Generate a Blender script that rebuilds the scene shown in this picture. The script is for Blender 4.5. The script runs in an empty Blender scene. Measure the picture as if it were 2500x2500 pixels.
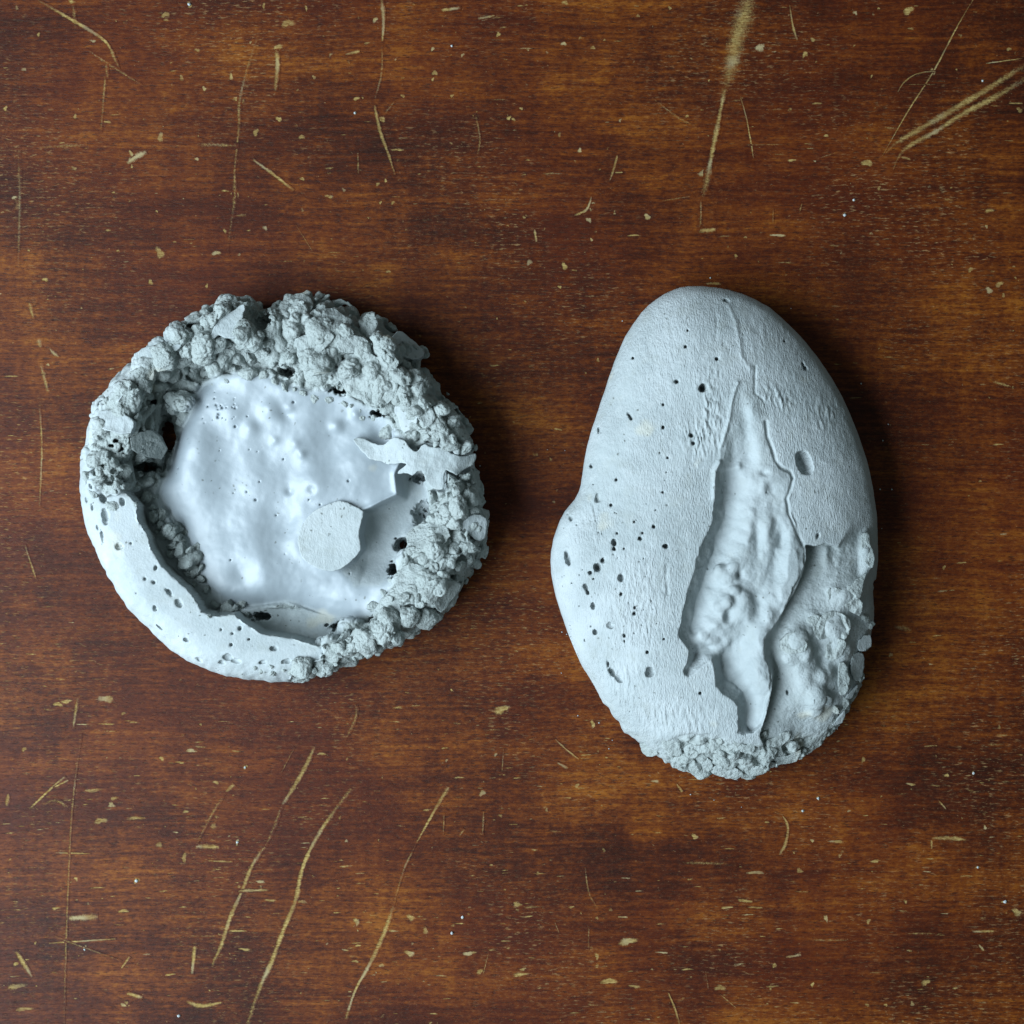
import bpy, bmesh, math, random
import numpy as np
from mathutils import Vector, Euler

# ------------------------------------------------------------------ camera, world, light, exposure
scene = bpy.context.scene
col = scene.collection
MM = 0.001
CAM_D = 450.0                      # mm above the table
cam_data = bpy.data.cameras.new('camera')
cam_data.sensor_width = 36.0
cam_data.lens = 36.0 * CAM_D / 250.0
cam_data.clip_start = 0.01
cam_data.clip_end = 20.0
cam = bpy.data.objects.new('camera', cam_data)
cam.location = (0, 0, CAM_D * MM)
cam.rotation_euler = (0, 0, 0)
col.objects.link(cam)
scene.camera = cam

world = bpy.data.worlds.new('World')
scene.world = world
world.use_nodes = True
bg = world.node_tree.nodes['Background']
bg.inputs[0].default_value = (0.63, 0.82, 0.84, 1)
bg.inputs[1].default_value = 0.175

def area_lamp(name, loc, target, sx, sy, power, colour):
    d = bpy.data.lights.new(name, 'AREA')
    d.shape = 'RECTANGLE'; d.size = sx; d.size_y = sy
    d.energy = power; d.color = colour
    o = bpy.data.objects.new(name, d)
    o.location = loc
    o.rotation_euler = (Vector(target) - Vector(loc)).to_track_quat('-Z', 'Y').to_euler()
    col.objects.link(o)
    return o
area_lamp('window_light', (-0.56, -0.17, 0.53), (0, 0, 0), 0.80, 0.55, 20.2, (0.74, 0.885, 1.0))

vs = scene.view_settings
vs.view_transform = 'Standard'; vs.look = 'None'
vs.exposure = 0.0; vs.gamma = 1.0; vs.use_curve_mapping = False

random.seed(7)
rng = np.random.default_rng(11)

# ------------------------------------------------------------------ numeric helpers (lengths in mm)
def to(px, py, z=0.0):
    """photo pixel (2500 px wide frame) of a point at height z -> x, y in mm"""
    k = 0.1 * (1 - z / CAM_D)
    return ((px - 1250) * k, (1250 - py) * k)

def pts(lst, z):
    return np.array([to(a[0], a[1], z) for a in lst])

def smooth_poly(P, n=4, closed=True):
    P = np.asarray(P); m = len(P); out = []
    rngi = range(m if closed else m - 1)
    for i in rngi:
        if closed:
            a, b, c, d = P[i - 1], P[i], P[(i + 1) % m], P[(i + 2) % m]
        else:
            a, b, c, d = P[max(i - 1, 0)], P[i], P[i + 1], P[min(i + 2, m - 1)]
        for k in range(n):
            t = k / n
            out.append(0.5 * ((2 * b) + (c - a) * t + (2 * a - 5 * b + 4 * c - d) * t * t + (3 * b - a - 3 * c + d) * t ** 3))
    if not closed: out.append(P[-1])
    return np.array(out)

def line_dist(P, X, Y, closed=False):
    d2 = np.full(X.shape, 1e9, np.float32)
    n = len(P)
    for i in range(n if closed else n - 1):
        ax, ay = P[i]; bx, by = P[(i + 1) % n]
        dx, dy = bx - ax, by - ay
        L = dx * dx + dy * dy + 1e-12
        t = np.clip(((X - ax) * dx + (Y - ay) * dy) / L, 0, 1)
        d2 = np.minimum(d2, (X - ax - t * dx) ** 2 + (Y - ay - t * dy) ** 2)
    return np.sqrt(d2)

def poly_sd(P, X, Y):
    d = line_dist(P, X, Y, True)
    ins = np.zeros(X.shape, bool)
    n = len(P)
    for i in range(n):
        ax, ay = P[i]; bx, by = P[(i + 1) % n]
        if ay == by: continue
        c = ((ay > Y) != (by > Y)) & (X < (bx - ax) * (Y - ay) / (by - ay) + ax)
        ins ^= c
    return np.where(ins, -d, d)

def sstep(a, b, x):
    t = np.clip((x - a) / (b - a), 0, 1)
    return t * t * (3 - 2 * t)

def blur(A, s):
    """gaussian blur, s in cells"""
    pad = int(4 * s) + 1
    B = np.pad(A, pad, mode='edge')
    fx = np.fft.fftfreq(B.shape[0])[:, None]; fy = np.fft.rfftfreq(B.shape[1])[None, :]
    F = np.fft.rfft2(B) * np.exp(-2 * (math.pi * s) ** 2 * (fx * fx + fy * fy))
    return np.fft.irfft2(F, s=B.shape)[pad:-pad, pad:-pad].astype(np.float32)

def h3(ix, iy, iz, seed):
    h = (ix.astype(np.uint32) * np.uint32(374761393) + iy.astype(np.uint32) * np.uint32(668265263)
         + iz.astype(np.uint32) * np.uint32(2147483647) + np.uint32((seed * 974634777) & 0xffffffff))
    h = (h ^ (h >> np.uint32(13))) * np.uint32(1274126177)
    h = (h ^ (h >> np.uint32(16))) * np.uint32(2246822519)
    return (h ^ (h >> np.uint32(15)))

def noise3(p, seed=0):
    """gradient noise, p (n,3) -> about -1..1"""
    i = np.floor(p).astype(np.int64); f = (p - i).astype(np.float32)
    u = f * f * f * (f * (f * 6 - 15) + 10)
    out = 0
    for dx in (0, 1):
        for dy in (0, 1):
            for dz in (0, 1):
                h = h3(i[:, 0] + dx, i[:, 1] + dy, i[:, 2] + dz, seed)
                gx = (h & 1023) / 511.5 - 1; gy = ((h >> np.uint32(10)) & 1023) / 511.5 - 1; gz = ((h >> np.uint32(20)) & 1023) / 511.5 - 1
                w = (u[:, 0] if dx else 1 - u[:, 0]) * (u[:, 1] if dy else 1 - u[:, 1]) * (u[:, 2] if dz else 1 - u[:, 2])
                out = out + w * (gx * (f[:, 0] - dx) + gy * (f[:, 1] - dy) + gz * (f[:, 2] - dz))
    return out * 1.4

def noise2(X, Y, seed=0):
    return noise3(np.stack([X.ravel(), Y.ravel(), np.full(X.size, 0.37 + seed)], 1), seed).reshape(X.shape).astype(np.float32)

def fft_noise(n, lam, seed, dims=3):
    """tileable gaussian field with wavelength about lam cells, unit deviation"""
    r = np.random.default_rng(seed).standard_normal((n,) * dims).astype(np.float32)
    fr = np.fft.fftfreq(n); fl = np.fft.rfftfreq(n)
    if dims == 3:
        k = np.sqrt(fr[:, None, None] ** 2 + fr[None, :, None] ** 2 + fl[None, None, :] ** 2)
    F = np.fft.rfftn(r) * np.exp(-((k * lam - 1) / 0.45) ** 2)
    o = np.fft.irfftn(F, s=(n,) * dims).astype(np.float32)
    return o / o.std()

VOX = 0.22
TILE = 128
BILLOW_L = np.minimum(np.abs(fft_noise(TILE, 24, 1)), 1.5)
BILLOW_S = np.minimum(np.abs(fft_noise(TILE, 11, 2)), 1.5)
ROUGH = fft_noise(TILE, 5, 3)

class Vol:
    def __init__(self, x0, x1, y0, y1, z1, h=VOX, z0=-0.6):
        self.h = h
        self.x = np.arange(x0, x1, h, dtype=np.float32); self.y = np.arange(y0, y1, h, dtype=np.float32)
        self.z = np.arange(z0, z1, h, dtype=np.float32)
        self.X, self.Y = np.meshgrid(self.x, self.y, indexing='ij')
    def from_height(self, H, sd, tuck):
        gx, gy = np.gradient(H, self.h)
        gi = 1 / np.sqrt(1 + np.minimum(gx * gx + gy * gy, 9))
        f = (self.z[None, None, :] - H[:, :, None]) * gi[:, :, None].astype(np.float32)
        tz = tuck(self.z).astype(np.float32)
        np.maximum(f, sd[:, :, None].astype(np.float32) + tz[None, None, :], out=f)
        self.f = f
    def roughen(self, A, big, small, fine):
        ix = np.arange(len(self.x)) % TILE; iy = np.arange(len(self.y)) % TILE; iz = np.arange(len(self.z)) % TILE
        g = np.ix_(ix, iy, iz)
        n = (0.8 - BILLOW_L[g]) * np.float32(big)
        n += (0.8 - BILLOW_S[g]) * np.float32(small)
        n += ROUGH[g] * np.float32(fine)
        n *= A[:, :, None].astype(np.float32)
        self.f += n
    def floor(self, z=0.0):
        np.maximum(self.f, (z - self.z)[None, None, :], out=self.f)
    def box(self, c, R):
        h = self.h
        a = [max(int((c[k] - R - o[0]) / h), 0) for k, o in enumerate((self.x, self.y, self.z))]
        b = [min(int((c[k] + R - o[0]) / h) + 2, len(o)) for k, o in enumerate((self.x, self.y, self.z))]
        return a, b
    def blob(self, c, r, k=0.5, cut=False, rot=None, amp=0.0):
        """add (or cut) an ellipsoid with radii r"""
        r = np.array(r if hasattr(r, '__len__') else (r, r, r), float)
        a, b = self.box(c, r.max() + 2 * k + 0.6)
        if any(b[i] - a[i] < 2 for i in range(3)): return
        X, Y, Z = np.meshgrid(self.x[a[0]:b[0]] - c[0], self.y[a[1]:b[1]] - c[1], self.z[a[2]:b[2]] - c[2], indexing='ij')
        if rot is not None:
            M = np.array(rot)
            X, Y, Z = (M[0, 0] * X + M[1, 0] * Y + M[2, 0] * Z, M[0, 1] * X + M[1, 1] * Y + M[2, 1] * Z, M[0, 2] * X + M[1, 2] * Y + M[2, 2] * Z)
        d = (np.sqrt((X / r[0]) ** 2 + (Y / r[1]) ** 2 + (Z / r[2]) ** 2) - 1) * r.min()
        if amp:
            o = rng.integers(0, TILE, 3)
            g = np.ix_((np.arange(d.shape[0]) + o[0]) % TILE, (np.arange(d.shape[1]) + o[1]) % TILE, (np.arange(d.shape[2]) + o[2]) % TILE)
            d = d + (0.8 - BILLOW_S[g]) * amp
        S = self.f[a[0]:b[0], a[1]:b[1], a[2]:b[2]]
        if cut:
            d = -d
            h_ = np.clip(0.5 - 0.5 * (S - d) / k, 0, 1)
            S[...] = S * (1 - h_) + d * h_ + k * h_ * (1 - h_)
        else:
            h_ = np.clip(0.5 + 0.5 * (S - d) / k, 0, 1)
            S[...] = S * (1 - h_) + d * h_ - k * h_ * (1 - h_)
    def top(self):
        ins = self.f[:, :, ::-1] < 0
        k = ins.argmax(2)
        t = self.z[len(self.z) - 1 - k]
        return np.where(ins.any(2), t, -1)
    def mesh(self):
        """surface nets -> vertices (mm), quads"""
        f = self.f; s = f < 0
        nx, ny, nz = f.shape
        c = s[:-1, :-1, :-1].astype(np.int8)
        for dx, dy, dz in ((1,0,0),(0,1,0),(0,0,1),(1,1,0),(1,0,1),(0,1,1),(1,1,1)):
            c += s[dx:nx - 1 + dx, dy:ny - 1 + dy, dz:nz - 1 + dz]
        I, J, K = np.nonzero((c > 0) & (c < 8)); del c
        n = len(I)
        idx = np.full((nx - 1, ny - 1, nz - 1), -1, np.int32)
        idx[I, J, K] = np.arange(n)
        acc = np.zeros((n, 3), np.float32); cnt = np.zeros(n, np.float32)
        corners = [(0,0,0),(1,0,0),(0,1,0),(1,1,0),(0,0,1),(1,0,1),(0,1,1),(1,1,1)]
        for a in range(8):
            for ax in range(3):
                b = list(corners[a])
                if b[ax]: continue
                b[ax] = 1; A = corners[a]
                fa = f[I + A[0], J + A[1], K + A[2]]; fb = f[I + b[0], J + b[1], K + b[2]]
                m = (fa < 0) != (fb < 0)
                t = np.where(m, fa / np.where(fa == fb, 1, fa - fb), 0)
                for q in range(3):
                    acc[:, q] += np.where(m, A[q] + (t if q == ax else 0), 0)
                cnt += m
        V = acc / cnt[:, None]
        V[:, 0] = (V[:, 0] + I) * self.h + self.x[0]; V[:, 1] = (V[:, 1] + J) * self.h + self.y[0]; V[:, 2] = (V[:, 2] + K) * self.h + self.z[0]
        Q = []
        for ax in range(3):
            sl0 = [slice(1, -1)] * 3; sl1 = [slice(1, -1)] * 3
            sl0[ax] = slice(0, -1); sl1[ax] = slice(1, None)
            A = s[tuple(sl0)]; B = s[tuple(sl1)]
            p = np.argwhere(A != B)
            flip = A[p[:, 0], p[:, 1], p[:, 2]]
            for q in range(3):
                if q != ax: p[:, q] += 1
            u, v = (ax + 1) % 3, (ax + 2) % 3
            def cell(du, dv):
                w = p.copy(); w[:, u] -= du; w[:, v] -= dv
                return idx[w[:, 0], w[:, 1], w[:, 2]]
            q4 = np.stack([cell(0, 0), cell(1, 0), cell(1, 1), cell(0, 1)], 1)
            q4[~flip] = q4[~flip][:, ::-1]
            Q.append(q4)
        return V, np.concatenate(Q)

def vnormals(V, Q):
    d1 = V[Q[:, 2]] - V[Q[:, 0]]; d2 = V[Q[:, 3]] - V[Q[:, 1]]
    fn = np.cross(d1, d2)
    N = np.zeros_like(V)
    for q in range(4):
        for k in range(3):
            N[:, k] += np.bincount(Q[:, q], fn[:, k], len(V))
    return N / (np.linalg.norm(N, axis=1, keepdims=True) + 1e-12)

def to_mesh(name, V, Q, attrs=None):
    me = bpy.data.meshes.new(name)
    k = Q.shape[1]
    me.vertices.add(len(V)); me.loops.add(Q.size); me.polygons.add(len(Q))
    me.vertices.foreach_set('co', (V * MM).astype(np.float32).ravel())
    me.loops.foreach_set('vertex_index', Q.astype(np.int32).ravel())
    me.polygons.foreach_set('loop_start', np.arange(0, Q.size, k, dtype=np.int32))
    me.update(calc_edges=True)
    me.shade_smooth()
    for an, a in (attrs or {}).items():
        at = me.attributes.new(an, 'FLOAT', 'POINT')
        at.data.foreach_set('value', np.asarray(a, np.float32))
    me.validate()
    return me

def link(name, me, mat, parent=None, loc=None):
    o = bpy.data.objects.new(name, me)
    if len(me.materials) == 0: me.materials.append(mat)
    if parent: o.parent = parent
    if loc is not None: o.location = loc
    col.objects.link(o)
    return o

def samp(vol, A, V):
    i = np.clip(((V[:, 0] - vol.x[0]) / vol.h).round().astype(int), 0, A.shape[0] - 1)
    j = np.clip(((V[:, 1] - vol.y[0]) / vol.h).round().astype(int), 0, A.shape[1] - 1)
    return A[i, j]

# ------------------------------------------------------------------ materials
def nt(mat):
    mat.use_nodes = True
    t = mat.node_tree
    return t, t.nodes, t.links, t.nodes['Principled BSDF']

class NB:
    """tiny node builder"""
    def __init__(self, mat):
        self.t, self.n, self.l, self.bsdf = nt(mat)
    def put(self, sock, v):
        if hasattr(v, 'is_linked') or isinstance(v, bpy.types.NodeSocket): self.l.new(v, sock)
        else: sock.default_value = v
    def math(self, op, a, b=None, c=None, clamp=False):
        n = self.n.new('ShaderNodeMath'); n.operation = op; n.use_clamp = clamp
        for s, v in zip(n.inputs, (a, b, c)):
            if v is not None: self.put(s, v)
        return n.outputs[0]
    def vmul(self, v, s):
        n = self.n.new('ShaderNodeVectorMath'); n.operation = 'MULTIPLY'
        self.put(n.inputs[0], v); n.inputs[1].default_value = s
        return n.outputs[0]
    def vadd(self, v, s):
        n = self.n.new('ShaderNodeVectorMath'); n.operation = 'ADD'
        self.put(n.inputs[0], v); self.put(n.inputs[1], s)
        return n.outputs[0]
    def noise(self, v, scale=1.0, detail=2.0, rough=0.5, dist=0.0, out=0):
        n = self.n.new('ShaderNodeTexNoise')
        self.put(n.inputs['Vector'], v); n.inputs['Scale'].default_value = scale
        n.inputs['Detail'].default_value = detail; n.inputs['Roughness'].default_value = rough
        n.inputs['Distortion'].default_value = dist
        return n.outputs[out]
    def voronoi(self, v, scale=1.0, feature='F1'):
        n = self.n.new('ShaderNodeTexVoronoi'); n.feature = feature
        self.put(n.inputs['Vector'], v); n.inputs['Scale'].default_value = scale
        return n.outputs['Distance']
    def step(self, x, a, b):
        n = self.n.new('ShaderNodeMapRange'); n.interpolation_type = 'SMOOTHSTEP'
        self.put(n.inputs['Value'], x); n.inputs['From Min'].default_value = a; n.inputs['From Max'].default_value = b
        return n.outputs['Result']
    def mix(self, f, a, b):
        n = self.n.new('ShaderNodeMix'); n.data_type = 'RGBA'
        self.put(n.inputs['Factor'], f)
        for s, v in ((n.inputs['A'], a), (n.inputs['B'], b)):
            if isinstance(v, bpy.types.NodeSocket): self.l.new(v, s)
            else: s.default_value = (*v, 1)
        return n.outputs['Result']
    def ramp(self, f, stops):
        n = self.n.new('ShaderNodeValToRGB'); self.put(n.inputs[0], f)
        e = n.color_ramp.elements
        while len(e) < len(stops): e.new(0.5)
        for k, (p, c) in enumerate(stops):
            e[k].position = p; e[k].color = (*c, 1)
        return n.outputs[0]
    def attr(self, name):
        n = self.n.new('ShaderNodeAttribute'); n.attribute_name = name
        return n.outputs['Fac']
    def pos(self):
        g = self.n.new('ShaderNodeNewGeometry')
        return self.vmul(g.outputs['Position'], (1000, 1000, 1000))
    def bump(self, h, strength, dist, normal=None):
        n = self.n.new('ShaderNodeBump'); self.put(n.inputs['Height'], h)
        self.put(n.inputs['Strength'], strength); n.inputs['Distance'].default_value = dist
        if normal is not None: self.l.new(normal, n.inputs['Normal'])
        return n.outputs[0]

def make_plaster():
    m = bpy.data.materials.new('grey_plaster')
    b = NB(m); p = b.pos()
    gloss = b.attr('gloss'); stria = b.attr('stria')
    big = b.noise(p, 0.06, 3, 0.6)
    mid = b.noise(p, 0.5, 4, 0.65)
    c = b.mix(b.step(big, 0.35, 0.65), (0.310, 0.346, 0.350), (0.368, 0.402, 0.408))
    c = b.mix(b.math('MULTIPLY', b.step(mid, 0.45, 0.75), 0.45), c, (0.415, 0.445, 0.445))
    tone = b.noise(b.vadd(p, (3, 8, 21)), 0.22, 3, 0.6)
    c = b.mix(b.math('MULTIPLY', b.step(tone, 0.52, 0.72), 0.30), c, (0.265, 0.285, 0.262))
    c = b.mix(b.math('MULTIPLY', b.attr('gritty'), 0.65), c, (0.275, 0.308, 0.287))
    c = b.mix(b.math('MULTIPLY', gloss, 0.85), c, (0.240, 0.276, 0.300))
    # fine dark specks: shade of tiny pinholes put into the colour
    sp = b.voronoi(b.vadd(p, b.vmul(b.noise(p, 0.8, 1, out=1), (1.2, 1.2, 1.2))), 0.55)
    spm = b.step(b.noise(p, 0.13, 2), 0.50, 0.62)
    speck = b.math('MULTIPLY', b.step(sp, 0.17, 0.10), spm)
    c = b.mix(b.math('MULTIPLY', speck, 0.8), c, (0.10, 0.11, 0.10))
    warm = b.step(b.noise(b.vadd(p, (31, 7, 3)), 0.09, 2), 0.66, 0.74)
    c = b.mix(b.math('MULTIPLY', warm, 0.35), c, (0.50, 0.47, 0.36))
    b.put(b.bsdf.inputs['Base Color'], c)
    r = b.math('SUBTRACT', 0.88, b.math('MULTIPLY', gloss, 0.46))
    b.put(b.bsdf.inputs['Roughness'], r)
    b.put(b.bsdf.inputs['Specular IOR Level'], b.math('ADD', 0.25, b.math('MULTIPLY', gloss, 0.30)))
    # relief: grainy everywhere that is not slick, streaked along the stone where 'stria' says so
    g1 = b.noise(p, 1.6, 4, 0.7)
    sv = b.vadd(b.vmul(p, (4.4, 1.35, 2.2)), b.vmul(b.noise(p, 0.12, 2, out=1), (3.0, 3.0, 3.0)))
    g2 = b.noise(sv, 0.75, 3, 0.6)
    inv = b.math('SUBTRACT', 1.0, b.math('MULTIPLY', gloss, 0.8))
    gr = b.noise(b.vadd(p, (7, 3, 1)), 0.85, 4, 0.62)
    n0 = b.bump(gr, b.math('MULTIPLY', b.attr('gritty'), 0.9), 0.0011)
    n1 = b.bump(g1, b.math('MULTIPLY', inv, 0.5), 0.00035, n0)
    n2 = b.bump(g2, b.math('MULTIPLY', stria, b.step(b.noise(p, 0.10, 3, 0.6), 0.15, 0.65)), 0.00045, n1)
    b.l.new(n2, b.bsdf.inputs['Normal'])
    return m

def make_wood():
    m = bpy.data.materials.new('worn_varnished_wood')
    b = NB(m); p = b.pos()
    flat = b.vmul(p, (1, 1, 0))
    warp = b.vmul(b.noise(flat, 0.02, 2, out=1), (14, 4, 0))
    q = b.vadd(flat, warp)
    band = b.noise(b.vmul(q, (0.012, 0.060, 1)), 1.0, 3, 0.55)
    streak = b.noise(b.vmul(q, (0.06, 0.85, 1)), 1.0, 5, 0.70)
    fibre = b.noise(b.vmul(flat, (0.9, 4.2, 1)), 1.0, 3, 0.65)
    blot = b.noise(b.vadd(flat, (40, 12, 0)), 0.022, 4, 0.6)
    figure = b.noise(b.vmul(flat, (0.16, 0.03, 1)), 1.0, 3, 0.6)
    mott = b.noise(b.vmul(flat, (0.55, 1.0, 1)), 1.0, 5, 0.75)
    v = b.math('ADD', b.math('MULTIPLY', band, 0.34), b.math('MULTIPLY', streak, 0.36))
    v = b.math('ADD', v, b.math('MULTIPLY', blot, 0.34))
    v = b.math('ADD', v, b.math('MULTIPLY', figure, 0.12))
    v = b.math('ADD', v, b.math('MULTIPLY', mott, 0.34))
    v = b.math('ADD', v, b.math('MULTIPLY', fibre, 0.12))
    v = b.step(v, 0.63, 1.04)
    c = b.ramp(v, [(0.0, (0.013, 0.0023, 0.0006)), (0.30, (0.045, 0.0076, 0.0010)), (0.60, (0.102, 0.0232, 0.0021)), (1.0, (0.225, 0.074, 0.0070))])
    red = b.step(b.noise(b.vadd(flat, (5, 91, 0)), 0.018, 3), 0.40, 0.66)
    c = b.mix(b.math('MULTIPLY', red, 0.26), c, (0.080, 0.0115, 0.0024))
    pore = b.step(b.noise(b.vmul(b.vadd(flat, (3, 77, 0)), (0.42, 2.4, 1)), 1.0, 3, 0.6), 0.54, 0.68)
    c = b.mix(b.math('MULTIPLY', pore, 0.78), c, (0.018, 0.0040, 0.0015))
    # dull, dusty scuffs
    scuff = b.step(b.noise(b.vmul(b.vadd(flat, (13, 5, 0)), (0.9, 1.3, 1)), 1.0, 5, 0.75), 0.50, 0.78)
    dust = b.step(b.noise(b.vadd(flat, (71, 33, 0)), 0.030, 3, 0.6), 0.40, 0.70)
    c = b.mix(b.math('MULTIPLY', scuff, b.math('ADD', 0.08, b.math('MULTIPLY', dust, 0.26))), c, (0.22, 0.105, 0.042))
    # tiny worn flecks lying along the grain
    zone = b.step(b.noise(b.vadd(flat, (9, 4, 0)), 0.020, 3, 0.6), 0.40, 0.66)
    fl = b.step(b.noise(b.vmul(flat, (0.50, 2.0, 1)), 1.0, 3, 0.6), 0.55, 0.72)
    fl2 = b.step(b.noise(b.vadd(b.vmul(flat, (0.85, 1.25, 1)), (50, 3, 0)), 1.0, 3, 0.6), 0.64, 0.80)
    fl = b.math('MAXIMUM', b.math('MULTIPLY', fl, zone), b.math('MULTIPLY', fl2, 0.8))
    # scratches and spots: 'wear' comes from the marks' own meshes
    w = b.attr('wear')
    wn = b.noise(flat, 1.9, 4, 0.75)
    ws = b.math('ADD', w, b.math('MULTIPLY', b.math('SUBTRACT', wn, 0.5), 1.3))
    ws = b.math('MULTIPLY', b.step(ws, 0.18, 0.85), b.step(w, 0.02, 0.3))
    ws = b.math('MULTIPLY', ws, b.math('ADD', 0.55, b.math('MULTIPLY', b.step(b.noise(b.vadd(flat, (23, 11, 0)), 0.16, 2), 0.36, 0.62), 0.45)))
    fib2 = b.noise(b.vmul(flat, (0.7, 3.0, 1)), 1.0, 3, 0.6)
    hue = b.noise(b.vadd(flat, (17, 59, 0)), 0.12, 2)
    pale = b.mix(b.step(fib2, 0.30, 0.70), (0.17, 0.098, 0.022), (0.40, 0.295, 0.105))
    pale = b.mix(b.step(hue, 0.50, 0.66), pale, (0.31, 0.25, 0.13))
    c = b.mix(b.math('MULTIPLY', fl, 0.46), c, (0.34, 0.215, 0.090))
    c = b.mix(b.math('MULTIPLY', ws, 0.85), c, pale)
    b.put(b.bsdf.inputs['Base Color'], c)
    wearall = b.math('MAXIMUM', fl, ws)
    rg = b.math('ADD', 0.40, b.math('MULTIPLY', b.noise(flat, 0.25, 3), 0.20))
    rg = b.math('ADD', rg, b.math('MULTIPLY', wearall, 0.35))
    b.put(b.bsdf.inputs['Roughness'], rg)
    b.put(b.bsdf.inputs['Specular IOR Level'], 0.15)
    h = b.math('SUBTRACT', b.math('MULTIPLY', fibre, 0.5), b.math('MULTIPLY', wearall, 0.8))
    h = b.math('SUBTRACT', h, b.math('MULTIPLY', pore, 0.4))
    b.l.new(b.bump(h, 0.35, 0.0003), b.bsdf.inputs['Normal'])
    return m

PLASTER = make_plaster()
WOOD = make_wood()

# ------------------------------------------------------------------ table top
def build_table():
    bm = bmesh.new()
    bmesh.ops.create_cube(bm, size=1.0)
    bmesh.ops.scale(bm, vec=(1.3, 0.75, 0.03), verts=bm.verts)
    bmesh.ops.translate(bm, vec=(0.02, 0.02, -0.015), verts=bm.verts)
    bmesh.ops.bevel(bm, geom=list(bm.edges), offset=0.004, segments=3, affect='EDGES')
    me = bpy.data.meshes.new('table_top'); bm.to_mesh(me); bm.free()
    o = link('table_top', me, WOOD)
    o['kind'] = 'structure'
    o['label'] = 'scratched dark reddish brown varnished wooden table top'
    return o
TABLE = build_table()

mark_no = 0
def scratch(P, name='scratch', s=1.0, fade=(0.25, 0.25)):
    """P: (px, py, width_px) in photo pixels; s: how bare the wood is"""
    global mark_no
    mark_no += 1
    P = [(a[0], a[1], a[2] if len(a) > 2 else 8.0) for a in P]
    C = np.array([(*to(a[0], a[1]), a[2] * 0.1) for a in P])
    if len(C) > 2: C = smooth_poly(C, 6, closed=False)
    seg = np.linalg.norm(np.diff(C[:, :2], axis=0), axis=1)
    L = np.concatenate([[0], np.cumsum(seg)])
    n = max(int(L[-1] / 0.35), 4)
    u = np.linspace(0, L[-1], n)
    C = np.stack([np.interp(u, L, C[:, k]) for k in range(3)], 1)
    T = np.gradient(C[:, :2], axis=0); T /= np.linalg.norm(T, axis=1, keepdims=True) + 1e-9
    N = np.stack([-T[:, 1], T[:, 0]], 1)
    j = noise3(np.stack([u * 0.9, np.full(n, mark_no * 3.1), np.zeros(n)], 1), 5)
    j2 = noise3(np.stack([u * 0.35, np.full(n, mark_no * 1.7), np.zeros(n)], 1), 6)
    w = C[:, 2] * (1 + 0.35 * j)
    z = 0.02 + 0.0015 * (mark_no % 40)
    prof = [(-0.85, 0), (-0.4, 0.5), (0, 0.9), (0.4, 0.5), (0.85, 0)]
    ends = np.minimum(np.clip(u / (L[-1] * fade[0] + 1e-6), 0, 1), np.clip((L[-1] - u) / (L[-1] * fade[1] + 1e-6), 0, 1))
    amp = s * (0.45 + 0.55 * ends) * (1 + 0.25 * j2)
    amp[0] = amp[-1] = 0
    V = []; A = []
    for off, a in prof:
        q = C[:, :2] + N * (w * off + 0.05 * j)[:, None]
        V.append(np.concatenate([q, np.full((n, 1), z)], 1)); A.append(np.clip(a * amp, 0, 1.2))
    V = np.stack(V, 1).reshape(-1, 3); A = np.stack(A, 1).ravel()
    Q = [(i * 5 + k + 1, i * 5 + k, (i + 1) * 5 + k, (i + 1) * 5 + k + 1) for i in range(n - 1) for k in range(4)]
    Q = np.array(Q)
    # face up
    a, b_, c_ = V[Q[0, 0]], V[Q[0, 1]], V[Q[0, 2]]
    if np.cross(b_ - a, c_ - a)[2] < 0: Q = Q[:, ::-1]
    return link(name, to_mesh(name, V, Q, {'wear': A}), WOOD, TABLE)

def region(ox, oy, k, L):
    return [[(ox + a[0] * k, oy + a[1] * k, (a[2] if len(a) > 2 else 8) * k) for a in S] for S in L]
K = 1250 / 1932
TL = region(0, 0, K, [
    [(140, 0, 9), (330, 110, 12), (400, 160, 9), (430, 215, 12), (450, 262, 6)],
    [(1040, 185, 16), (1047, 240, 15), (1038, 345, 12)],
    [(1440, -5, 14), (1447, 80, 12), (1442, 160, 8)],
    [(1412, 395, 9), (1435, 500, 11), (1465, 580, 9), (1490, 662, 7)],
    [(950, 600, 8), (1020, 650, 10), (1110, 720, 9)],
    [(478, 622, 10), (505, 596, 22), (556, 573, 12)], [(486, 566, 8), (503, 592, 14)],
    [(1300, 207, 5), (1360, 192, 14)], [(1660, 40, 12), (1740, 30, 10)], [(1800, 72, 10), (1870, 58, 7)]])
TLF = region(0, 0, K, [
    [(985, 95, 9), (930, 270, 12), (903, 390, 14), (900, 490, 10), (885, 640, 10), (885, 740, 14), (868, 870, 10), (855, 965, 8)],
    [(1440, 160, 8), (1440, 270, 8), (1410, 390, 9)],
    [(68, 560, 14), (74, 750, 13), (68, 1010, 9)], [(330, 190, 8), (440, 262, 10), (550, 330, 6)],
    [(1110, 840, 4), (1180, 950, 4)], [(400, 250, 12), (380, 500, 8)], [(140, 556, 12), (330, 548, 14)],
    [(1490, 380, 6), (1450, 430, 10)], [(1790, 420, 9), (1810, 520, 8), (1800, 600, 14)], [(1350, 570, 6), (1352, 660, 9)],
    [(740, 545, 16), (900, 550, 14)], [(275, 20, 14), (285, 110, 12)], [(400, 240, 14), (405, 300, 10)]])
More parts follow.
